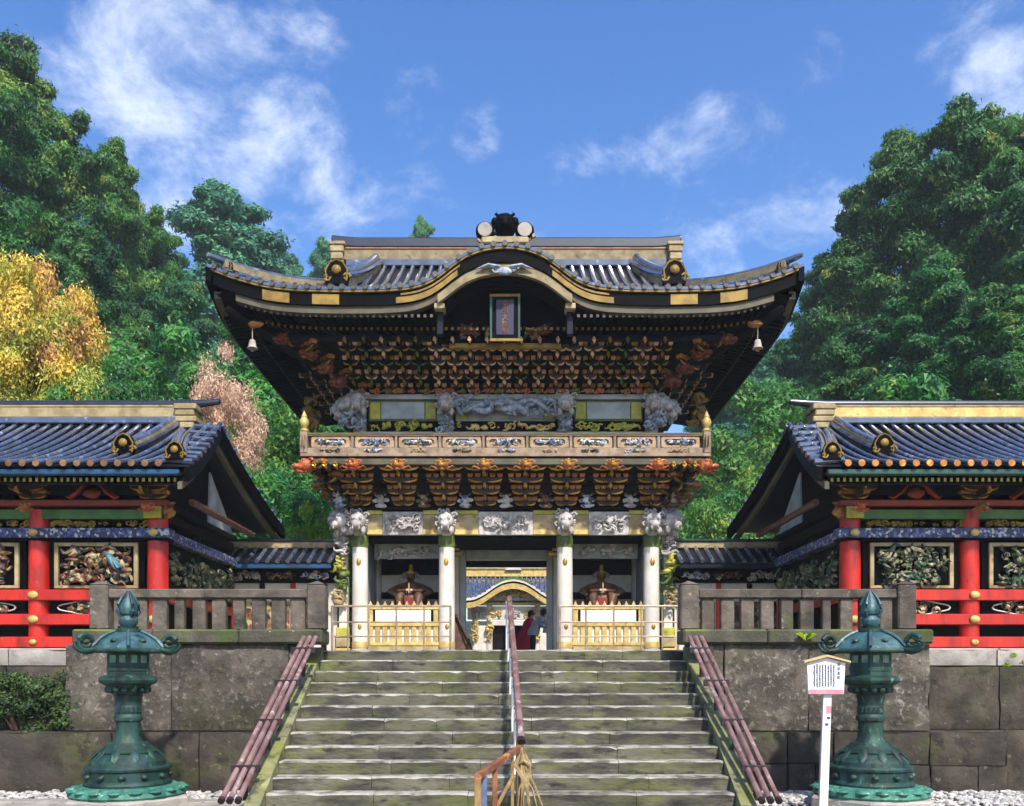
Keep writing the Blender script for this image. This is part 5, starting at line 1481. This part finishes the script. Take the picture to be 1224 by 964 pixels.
# ------------------------------------------------------------------ inner gate seen through the passage
IX, IY = .22, 46.0
I = thing('inner_gate', (IX, IY, LAND), 'white and gold inner gate with bow gable seen through the passage', 'gate')
def ib(name, m, x0, x1, y0, y1, z0, z1, b=.01, par=I): return box(name, m, par, IX + x0, IX + x1, IY + y0, IY + y1, z0, z1, b)
def zi(py): return 1.9 + (808 - py) * IY / FPX
EI = interp([0, .5, 1.0, 1.5, 2.1, 3.2], [zi(697) + .0, zi(699), zi(705), zi(713), zi(719), zi(721)])
ib('plinth', 'stone_pale', -3.2, 3.2, -.6, 3.4, LAND, LAND + .5, .02)
for x in (-2.0, -1.25, 1.25, 2.0):
    c = MB().lathe([(.16, 0), (.15, 3.2)], 14, (IX + x, IY, LAND + .5)).build('column', 'gofun', I, 50)
    inst('carving', relief(.4, 1.4, .2, 26, int(640 + x * 10), .6, .15).mesh('carving', 'gold_leaf', 60), (IX + x, IY - .15, LAND + 2.0), c)
ib('beam', 'gold_leaf', -2.6, 2.6, -.15, .15, zi(724), zi(719), .02)
ib('white_frieze', 'gofun', -2.4, 2.4, -.1, .1, zi(741), zi(725), .01)
for k in range(5): inst('frieze_carving', relief(.8, .5, .12, 22, 660 + k, .6, .14).mesh('frieze_carving', ('carve_white', 'gold_leaf')[k % 2], 60), (IX - 1.8 + .9 * k, IY - .12, zi(733)), I)
ib('door_head', 'gofun', -1.25, 1.25, -.12, .12, zi(748), zi(742), .01)
for s in (-1, 1):
    ib('door_leaf', 'dark_wood', s * .55, s * 1.15, .2, .28, LAND + .5, zi(748), .01)
    ib('side_panel', 'gofun', s * 1.4, s * 1.85, -.02, .06, LAND + .5, zi(748), .01)
ib('passage_dark', 'black_lacquer', -1.2, 1.2, 2.4, 2.5, LAND + .5, zi(744), 0)  # black sheet stands in for the gloom inside the doorway
gp = MB(); top = [(x, EI(abs(x)) - .08) for x in np.linspace(-2.0, 2.0, 21)]
gp.prism([(IX + a, z) for a, z in top] + [(IX + 2.0, zi(719)), (IX - 2.0, zi(719))], IY - .25, IY - .16, 'y'); gp.build('gable_field', 'gofun_grey', I)
inst('gable_carving', relief(2.4, .5, .15, 40, 670, .6, .15).mesh('gable_carving', 'gold_leaf', 60), (IX, IY - .3, zi(711)), I)
def iband(name, m, y, d0, d1, x0=-3.2, x1=3.2):
    xs = np.linspace(x0, x1, 40)
    t = MB(); a = [(IX + x, IY + y, EI(abs(x)) - d0) for x in xs]; b = [(IX + x, IY + y, EI(abs(x)) - d1) for x in xs]
    a2 = [(p[0], p[1] + .1, p[2]) for p in a]; b2 = [(p[0], p[1] + .1, p[2]) for p in b]
    t.strip(a, b); t.strip(a2, a); t.strip(b, b2); return t.build(name, m, I, 40)
iband('gable_edge', 'gofun', -1.0, -.12, .02); iband('gable_line', 'black_lacquer', -.97, .02, .10); iband('gable_board', 'gold_leaf', -.95, .10, .40)
iband('gable_crown', 'green_beam', -1.02, -.20, -.10, -.9, .9)
t = MB(); t.grid(lambda u, v: (IX - 3.2 + 6.4 * u, IY - 1.0 + 2.5 * v, max(EI(abs(-3.2 + 6.4 * u)) + .1, zi(721) + (zi(692) + .3 - zi(721)) * v ** 1.2)), 40, 10); t.build('roof_deck', 'tile', I, 40)
for k in range(27):
    x = -3.15 + 6.3 * k / 26
    MB().tube([(IX + x, IY - 1.0 + 2.5 * v, max(EI(abs(x)) + .12, zi(721) + (zi(692) + .3 - zi(721)) * v ** 1.2) + .03) for v in np.linspace(0, 1, 8)], .06, 6).build('tile_row', 'tile', I, 50)
ib('ridge', 'gold_leaf', -3.0, 3.0, 1.3, 1.7, zi(692) + .25, zi(692) + .62, .02)
ib('ridge_cap', 'cream', -3.1, 3.1, 1.25, 1.75, zi(692) + .62, zi(692) + .74, .02)
MB().prism([(IX - .45, zi(692) + .6), (IX + .45, zi(692) + .6), (IX + .2, zi(692) + .9), (IX, zi(692) + 1.0), (IX - .2, zi(692) + .9)], IY + 1.15, IY + 1.3, 'y').build('ridge_crest', 'gofun', I)
for s in (-1, 1):                                # lattice fence walls running out from the inner gate
    F = thing('inner_wall', (IX + s * 7, IY, LAND), 'gilded wall running %s from the inner gate' % ('left' if s < 0 else 'right'), 'wall', 'walls beside the inner gate')
    box('wall_base', 'stone_pale', F, IX + s * 3.3, IX + s * 12, IY - .2, IY + .2, LAND, LAND + .5, .01)
    box('wall_panel', 'gold_paint', F, IX + s * 3.3, IX + s * 12, IY - .08, IY + .08, LAND + .5, LAND + 2.3, 0)
    MB().prism([(IY - .7, LAND + 2.5), (IY + .7, LAND + 2.5), (IY, LAND + 3.0)], IX + s * 3.3, IX + s * 12, 'x').build('wall_roof', 'tile', F)

# ------------------------------------------------------------------ visitors just beyond the gate
def person(name, label, base, yaw, lean, h, top_m, low_m, hair_m, skirt, arm_pose):
    P = thing(name, base, label, 'person', 'visitors beyond the gate')
    k = h / 1.7
    me = bpy.data.meshes.new('body'); J = {}; V = []; E = []; Rr = []
    def j(n, p, r): J[n] = len(V); V.append((p[0] * k, p[1] * k, p[2] * k)); Rr.append(r * k)
    def up(x, y, z):                                   # lean the upper body forward (towards -Y local)
        dz = z - .92; a = R(lean); return (x, y - math.sin(a) * dz, .92 + math.cos(a) * dz) if dz > 0 else (x, y, z)
    j('pel', (0, 0, .92), .15); j('bel', up(0, 0, 1.08), .135); j('ch', up(0, 0, 1.28), .155); j('nk', up(0, 0, 1.43), .065); j('hd0', up(0, -.02, 1.50), .075); j('hd', up(0, -.03, 1.58), .10); j('hd1', up(0, -.02, 1.66), .07)
    for a, b in (('pel', 'bel'), ('bel', 'ch'), ('ch', 'nk'), ('nk', 'hd0'), ('hd0', 'hd'), ('hd', 'hd1')): E.append((J[a], J[b]))
    for q in (-1, 1):
        s_ = str(q)
        j('hip' + s_, (q * .09, 0, .86), .105); j('kn' + s_, (q * .10, -.03 * q, .48), .068); j('an' + s_, (q * .10, .02, .09), .042); j('to' + s_, (q * .11, -.13, .045), .038)
        E += [(J['pel'], J['hip' + s_]), (J['hip' + s_], J['kn' + s_]), (J['kn' + s_], J['an' + s_]), (J['an' + s_], J['to' + s_])]
        j('sh' + s_, up(q * .18, 0, 1.38), .072)
        e_, w_ = arm_pose[0 if q < 0 else 1]
        j('el' + s_, up(*e_), .052); j('wr' + s_, up(*w_), .036); hx = tuple(a + (a - b) * .25 for a, b in zip(w_, e_)); j('ha' + s_, up(*hx), .036)
        E += [(J['ch'], J['sh' + s_]), (J['sh' + s_], J['el' + s_]), (J['el' + s_], J['wr' + s_]), (J['wr' + s_], J['ha' + s_])]
    me.from_pydata(V, E, [])
    for m in (top_m, low_m, 'skin', 'hair', 'cloth_dark'): me.materials.append(MATS[m])
    o = bpy.data.objects.new('body', me); COL.objects.link(o)
    sk = o.modifiers.new('skin', 'SKIN'); sb = o.modifiers.new('sub', 'SUBSURF'); sb.levels = sb.render_levels = 2
    for i, r in enumerate(Rr): me.skin_vertices[0].data[i].radius = (r, r * .85)
    me.skin_vertices[0].data[0].use_root = True
    bpy.context.view_layer.update()
    m2 = bpy.data.meshes.new_from_object(o.evaluated_get(bpy.context.evaluated_depsgraph_get()))
    bpy.data.objects.remove(o)
    c0 = Vector(V[J['hd']]); ax = (Vector(V[J['hd1']]) - Vector(V[J['nk']])).normalized()
    hands = [Vector(V[J['ha-1']]), Vector(V[J['ha1']])]; nk = Vector(V[J['nk']])
    idx = []
    for p in m2.polygons:
        c = p.center
        if (c - nk).dot(ax) > .01: idx.append(2)
        elif min((c - q).length for q in hands) < .09 * k: idx.append(2)
        elif c.z < .10 * k: idx.append(4)
        elif c.z < .90 * k: idx.append(1)
        else: idx.append(0)
    m2.polygons.foreach_set('material_index', idx); m2.polygons.foreach_set('use_smooth', [True] * len(idx)); m2.name = 'body'
    Rz = Euler((0, 0, yaw))
    def sub(n, mesh, loc=(0, 0, 0)): return inst(n, mesh, loc, P, local=True)
    sub('body', m2)
    hm = MB(); cc = c0 + Vector((0, .025, .03)) * k; hm.blob(cc, (.108 * k, .115 * k, .105 * k), None, 0, 12, 8); hm.blob(cc + Vector((0, .05, -.06)) * k, (.085 * k, .07 * k, .09 * k), None, 0, 10, 6); sub('hair', hm.mesh('hair', hair_m, 60))
    fc = MB()
    for q in (-1, 1): fc.blob(c0 + Vector((q * .035, -.098, .005)) * k, .011 * k, None, 0, 6, 4)
    fc.tube([c0 + Vector((-.025, -.10, -.05)) * k, c0 + Vector((.025, -.10, -.05)) * k], .006 * k, 4); sub('face', fc.mesh('face', 'hair'))
    nsm = MB(); nsm.blob(c0 + Vector((0, -.105, -.018)) * k, (.013 * k, .02 * k, .02 * k), None, 0, 6, 5); sub('nose', nsm.mesh('nose', 'skin', 60))
    if skirt:
        t = MB(); n = 20; vs = []; fs = []; rows = skirt
        for (rx, ry, z, oy) in rows:
            for i in range(n):
                a = 2 * math.pi * i / n; f = 1 + (.06 * math.cos(5 * a) if z < .9 else 0); p = up(rx * f * math.cos(a), oy + ry * f * math.sin(a), z); vs.append((p[0] * k, p[1] * k, p[2] * k))
        for r_ in range(len(rows) - 1):
            for i in range(n): fs.append((r_ * n + i, r_ * n + (i + 1) % n, (r_ + 1) * n + (i + 1) % n, (r_ + 1) * n + i))
        t.add(vs, fs); sub('coat', t.mesh('coat', top_m, 60))
    P.rotation_euler = (0, 0, yaw)
    return P
PD = 28.0
p1 = at(629, 0, PD).x; p2 = at(637, 0, PD - .8).x
person('person', 'person in a long flaring red coat standing beyond the gate opening', (p1, PD, LAND), R(100), 14, 1.66, 'coat_red', 'cloth_dark', 'hair',
       [(.50, .44, .22, .10), (.42, .36, .55, .08), (.31, .26, .90, .04), (.24, .19, 1.12, .01), (.25, .18, 1.32, 0), (.13, .11, 1.44, 0)], (((-.26, -.02, 1.12), (-.22, -.16, .95)), ((.26, -.02, 1.12), (.22, -.16, .95))))
pp = person('person', 'person in a grey jacket with a white bag bending forward beyond the gate', (p2, PD - .8, LAND), R(90), 30, 1.72, 'coat_grey', 'cloth_dark', 'hair',
       [(.21, .17, .80, .0), (.22, .18, .95, .0), (.23, .17, 1.12, 0), (.25, .18, 1.32, 0), (.12, .10, 1.44, 0)], (((-.24, -.14, 1.14), (-.16, -.34, 1.06)), ((.24, -.14, 1.14), (.16, -.34, 1.06))))
bg_ = thing('shoulder_bag', at(655, 755, PD - .9), 'white shoulder bag carried by the person in grey', 'bag')
q = at(653, 748, PD - .9)
MB().prism([(q.x - .12, q.z - .22), (q.x + .10, q.z - .24), (q.x + .16, q.z + .14), (q.x - .05, q.z + .18)], q.y - .06, q.y + .06, 'y').build('pouch', 'cloth_white', bg_)
MB().tube([(q.x - .05, q.y, q.z + .16), (q.x - .10, q.y, q.z + .34), (q.x - .02, q.y, q.z + .42), (q.x + .12, q.y, q.z + .16)], .014, 5).build('strap', 'cloth_dark', bg_)

# ------------------------------------------------------------------ trees
def leaf_mesh(name, m, pads, per, size, seed, flat=.65, droop=.0, aspect=1.6):
    """foliage: leaf-sized faces spread over many ellipsoid clumps. pads: rows of x,y,z,r"""
    rs_ = np.random.RandomState(seed)
    pads = np.array(pads); n = len(pads) * per
    pid = np.repeat(np.arange(len(pads)), per)
    d = rs_.normal(size=(n, 3)); d[:, 2] = d[:, 2] * .8 + .25
    d /= np.linalg.norm(d, axis=1)[:, None]
    r = pads[pid, 3] * (rs_.uniform(.15, 1.0, n) ** .5) * rs_.uniform(.8, 1.2, n) * np.where(rs_.rand(n) < .16, rs_.uniform(1.1, 1.5, n), 1.0)
    c = pads[pid, :3] + d * r[:, None] * np.array([1, 1, flat])
    nrm = d + rs_.normal(size=(n, 3)) * .45 + np.array([0, 0, .35]); nrm /= np.linalg.norm(nrm, axis=1)[:, None]
    t = np.cross(nrm, rs_.normal(size=(n, 3))); t /= np.linalg.norm(t, axis=1)[:, None]
    b = np.cross(nrm, t)
    s = size * rs_.uniform(.55, 1.3, n)[:, None]
    v = np.empty((n, 3, 3)); v[:, 0] = c - t * s * aspect * .5 + b * s * .42; v[:, 1] = c - t * s * aspect * .4 - b * s * .42; v[:, 2] = c + t * s * aspect * .7 - nrm * s * .15
    me = bpy.data.meshes.new(name)
    me.vertices.add(n * 3); me.vertices.foreach_set('co', v.reshape(-1).astype(np.float32))
    me.loops.add(n * 3); me.loops.foreach_set('vertex_index', np.arange(n * 3, dtype=np.int32))
    me.polygons.add(n); me.polygons.foreach_set('loop_start', np.arange(0, n * 3, 3, dtype=np.int32))
    me.materials.append(MATS[m]); me.update(calc_edges=True)
    return me


def conifer(seed, npads, per, m, size, power=.75, low=.04, name='crown', pr=.115):
    """unit tree: height 1, crown radius about .26; boughs in ragged tiers"""
    rg_ = random.Random(seed); pads = []; limbs = MB()
    ph = [rg_.uniform(0, 6.3) for _ in range(4)]
    nb = npads // 5
    for i in range(nb):                               # boughs, each a spray of clumps with gaps between
        t = low + (1 - low) * ((i + rg_.random()) / nb) ** .92
        a = i * 2.39996 + rg_.uniform(-.7, .7)
        R0 = (.27 * (1 - t) ** power + .020) * rg_.uniform(.68, 1.18) * (1 + .18 * math.sin(3 * a + ph[0]))
        tip = .06 * R0 / .27 - .10 * R0 * rg_.uniform(.2, 1.2)
        for u in (.35, .6, .8, 1.0, .85):
            sw = rg_.uniform(-.35, .35) * u
            rr_ = R0 * u * rg_.uniform(.9, 1.08)
            p = pr * (.26 + .5 * (1 - t)) * rg_.uniform(.5, .95) * (1.1 - .35 * u)
            pads.append((rr_ * math.cos(a + sw), rr_ * math.sin(a + sw), t + tip * u + rg_.uniform(-.008, .012), p))
        if i % 2 == 0: limbs.tube([(0, 0, max(.01, t - .02)), (R0 * .5 * math.cos(a), R0 * .5 * math.sin(a), t + .005), (R0 * math.cos(a), R0 * math.sin(a), t + tip)], [.006 * (1.1 - t), .004, .0015], 4)
    pads.append((0, 0, .985, pr * .22)); pads.append((.004, .003, .955, pr * .3))
    limbs.tube([(0, 0, -.25), (0, 0, .3), (.004, 0, .65), (0, 0, .99)], [.022, .017, .009, .002], 8)
    return leaf_mesh(name, m, pads, per, size, seed), limbs.mesh('trunk', 'bark', 50)


def broad(seed, npads, per, m, size, name='crown', squash=1.0):
    """unit tree: height 1, rounded crown of uneven clumps"""
    rg_ = random.Random(seed); pads = []; limbs = MB()
    for i in range(npads):
        u = rg_.uniform(-1, 1); a = rg_.uniform(0, 2 * math.pi); q = math.sqrt(1 - u * u)
        k = rg_.uniform(.55, 1.0) * (1 + .18 * math.sin(3 * a + 5 * u + seed))
        z = .56 + .40 * u * k
        pads.append((.36 * q * k * math.cos(a), .36 * q * k * math.sin(a), z, rg_.uniform(.05, .10)))
        if i % 5 == 0: limbs.tube([(0, 0, .22), (.16 * q * k * math.cos(a), .16 * q * k * math.sin(a), .38), (pads[-1][0], pads[-1][1], z)], [.014, .009, .002], 4)
    limbs.tube([(0, 0, -.2), (.01, 0, .2), (0, .01, .5)], [.03, .024, .010], 8)
    return leaf_mesh(name, m, pads, per, size, seed + 1, .8), limbs.mesh('trunk', 'bark', 50)


CED = [conifer(31 + k, 360, 560, 'leaf_cedar', .0050, .62 + .1 * k, pr=.135) for k in range(2)]
FIR = [conifer(41 + k, 400, 560, 'leaf_fir', .0048, .6 + .12 * k, pr=.125) for k in range(2)]
FAR = [conifer(51, 450, 300, 'leaf_far', .0060, .55, pr=.15)]
BRD = [broad(61 + k, 150, 700, 'leaf_broad', .0108) for k in range(2)]
LIM = [broad(71, 80, 300, 'leaf_lime', .018)]
YEL = [broad(81, 190, 850, 'leaf_yellow', .0082)]
RUS = [broad(91, 110, 330, 'leaf_russet', .0095)]
KIND = {'ced': (CED, 'cedar_tree', .27), 'fir': (FIR, 'fir_tree', .27), 'far': (FAR, 'cedar_tree', .27), 'brd': (BRD, 'broadleaf_tree', .40), 'lim': (LIM, 'small_tree', .40), 'yel': (YEL, 'autumn_tree', .40), 'rus': (RUS, 'autumn_tree', .40)}
rtree = random.Random(77)
tcount = 0


def tree(kind, px, py, d, h, rad, label, grp):
    """px,py: where the treetop shows in the photograph; d: metres away; h: height; rad: crown radius"""
    global tcount
    var, nm, ur = KIND[kind]
    cm, tm_ = var[tcount % len(var)]; tcount += 1
    top = at(px, py + (24 if px > 820 else 14), d); base = (top.x, top.y, top.z - h)
    t = thing(nm, base, label, 'tree', grp)
    t.rotation_euler = (0, 0, rtree.uniform(0, 6.28))
    sx = rad / ur
    inst('trunk', tm_, (0, 0, 0), t, sc=(sx * .8, sx * .8, h), local=True)
    inst('crown', cm, (0, 0, 0), t, sc=(sx, sx, h), local=True)
    gz = hill_z(base[0], base[1])
    return t


GL, GR = 'trees on the left hillside', 'trees on the right hillside'
for a in [
    ('ced', -45, 10, 42, 30, 6.5, 'tall dark cedar at the left edge reaching highest', GL),
    ('ced', 18, 42, 44, 30, 5.5, 'tall dark cedar topping the left slope, beside the left edge', GL),
    ('ced', 78, 128, 45, 27, 5.0, 'dark cedar second down the slope of the left skyline', GL),
    ('ced', 138, 165, 47, 26, 4.2, 'dark cedar with ragged bare top in mid left skyline', GL),
    ('ced', 182, 245, 50, 24, 4.5, 'dark cedar lowest in the left skyline before the rounded one', GL),
    ('fir', 100, 270, 38, 22, 5.0, 'shaded green cedar right behind the yellow tree', GL),
    ('far', 270, 222, 66, 32, 10.5, 'rounded bluish cedar crown standing alone behind the left slope', GL),
    ('far', 305, 268, 70, 28, 8.0, 'bluish cedar just right of the rounded one', GL),
    ('far', 345, 298, 85, 26, 6.0, 'small far cedar above the left roof corner', GL),
    ('far', 388, 280, 90, 26, 5.5, 'small far cedar beside the left end of the main ridge', GL),
    ('far', 506, 252, 100, 28, 4.5, 'tiny far treetop peeping over the main ridge', GL),
    ('fir', 215, 330, 42, 22, 5.2, 'green cedar above the russet tree', GL),
    ('brd', 160, 385, 34, 14, 5.2, 'bushy green tree between the yellow tree and the russet tree', GL),
    ('brd', 300, 370, 44, 16, 6.0, 'green broadleaf tree under the left roof corner', GL),
    ('brd', 345, 470, 36, 12, 4.6, 'bright green tree just left of the balcony', GL),
    ('brd', 330, 545, 31, 9, 3.4, 'low green tree behind the left corridor gable', GL),
    ('brd', 400, 540, 40, 12, 4.2, 'green tree half hidden behind the left side of the gate', GL),
    ('yel', 28, 272, 27, 11.5, 2.5, 'golden yellow autumn tree above the left corridor roof', GL),
    ('yel', -60, 330, 29, 11, 4.0, 'amber autumn tree cut by the left edge', GL),
    ('brd', 140, 415, 27, 8, 2.0, 'yellowish green bush tree right of the golden one', GL),
    ('rus', 262, 405, 31, 10, 1.9, 'pinkish russet autumn tree above the left corridor gable', GL),
    ('lim', 386, 588, 27, 5, 1.15, 'small lime yellow tree beside the lower left gate carving', GL),
    ('fir', 1150, 116, 44, 32, 7.5, 'tallest dark cedar of the right slope, its top near the right edge', GR),
    ('fir', 1212, 128, 46, 32, 6.5, 'dark cedar cut by the right edge', GR),
    ('fir', 1085, 140, 46, 29, 6.5, 'second tallest cedar on the right with a flat top', GR),
    ('fir', 1035, 205, 48, 28, 6.0, 'cedar at the left shoulder of the big right clump', GR),
    ('fir', 995, 285, 50, 26, 5.5, 'cedar right beside the right roof corner', GR),
    ('fir', 1110, 300, 36, 20, 5.4, 'sunlit cedar before the tallest one on the right', GR),
    ('fir', 1195, 330, 33, 18, 5.0, 'yellow green cedar above the right corridor roof', GR),
    ('fir', 1030, 370, 38, 20, 5.2, 'olive green cedar above the right corridor ridge end', GR),
    ('far', 950, 385, 62, 24, 7.0, 'hazy green tree behind the right roof corner', GR),
    ('far', 900, 385, 72, 26, 7.5, 'hazy tree filling the gap just right of the gate roof', GR),
    ('far', 868, 440, 78, 24, 7.0, 'hazy far tree closest to the right side of the balcony', GR),
    ('brd', 935, 430, 45, 16, 5.8, 'leafy green tree between gate and right corridor', GR),
    ('brd', 880, 500, 40, 14, 4.6, 'green tree just right of the balcony', GR),
    ('brd', 845, 575, 32, 9, 2.8, 'bright low tree beside the lower right gate carving', GR),
    ('brd', 900, 560, 36, 10, 3.2, 'low green tree behind the right corridor gable', GR),
    ('brd', 1090, 430, 32, 13, 4.5, 'bushy bright tree just over the right corridor ridge', GR),
]:
    tree(*a)

# ---- shrubs and small plants on the walls
def shrub(name, label, x, y, z, w, d_, h, n, m, size, cat='shrub', seed=1):
    rg_ = random.Random(seed); pads = [(rg_.uniform(-.5, .5) * w, rg_.uniform(-.5, .5) * d_, rg_.uniform(.02, .9) * h, rg_.uniform(.12, .24) * min(w, h)) for _ in range(n)]
    t = thing(name, (x, y, z), label, cat)
    st = MB()
    for p in pads[::3]: st.tube([(p[0] * .3, p[1] * .3, 0), (p[0], p[1], p[2])], [.012, .004], 4)
    inst('stem', st.mesh('stem', 'bark'), (0, 0, 0), t, local=True)
    inst('foliage', leaf_mesh('foliage', m, pads, 220, size * .62, seed), (0, 0, 0), t, local=True)
shrub('shrub', 'dark clipped shrub before the left outer wall', -7.9, 14.5, 1.0, 2.0, .22, 1.05, 60, 'leaf_shrub', .06, seed=3)
shrub('shrub', 'small dark shrub at the left edge below the red corridor', -9.0, 14.75, 1.85, .7, .4, .55, 14, 'leaf_shrub', .06, seed=4)
shrub('shrub', 'low yellowish plant on the outer wall at the right edge', 8.75, 14.9, 2.0, .6, .4, .28, 10, 'leaf_lime', .07, seed=5)
f = thing('fern', at(963, 765, 14.2), 'small bright fern sprouting from the coping behind the notice board', 'plant')
c = at(963, 766, 14.2); rf = random.Random(6)
for k in range(11):
    a = rf.uniform(0, 6.28); l = rf.uniform(.1, .2)
    t = MB(); p0 = Vector((c.x, c.y, c.z)); p1_ = p0 + Vector((math.cos(a) * l * .5, math.sin(a) * l * .4 - .03, l * .7)); p2_ = p0 + Vector((math.cos(a) * l, math.sin(a) * l * .6 - .06, l * .6)); sd_ = Vector((-math.sin(a), math.cos(a) * .5, .4)).normalized() * .022
    t.add([p0, p1_ - sd_, p1_ + sd_, p2_], [(0, 1, 3), (0, 3, 2)]); t.build('leaf', 'leaf_lime', f)

# ------------------------------------------------------------------ thin mountain air
hz = MB().box(-135, 135, -25, 172, -1.0, 58).build('haze', 'black_lacquer')
hz['kind'] = 'stuff'
hm_ = bpy.data.materials.new('haze'); hm_.use_nodes = True
nn = hm_.node_tree.nodes; nn.clear()
ho = nn.new('ShaderNodeOutputMaterial'); pv = nn.new('ShaderNodeVolumePrincipled')
pv.inputs['Color'].default_value = (.80, .90, 1.0, 1); pv.inputs['Density'].default_value = .0006; pv.inputs['Anisotropy'].default_value = .0
hm_.node_tree.links.new(pv.outputs[0], ho.inputs['Volume'])
hz.data.materials.clear(); hz.data.materials.append(hm_)
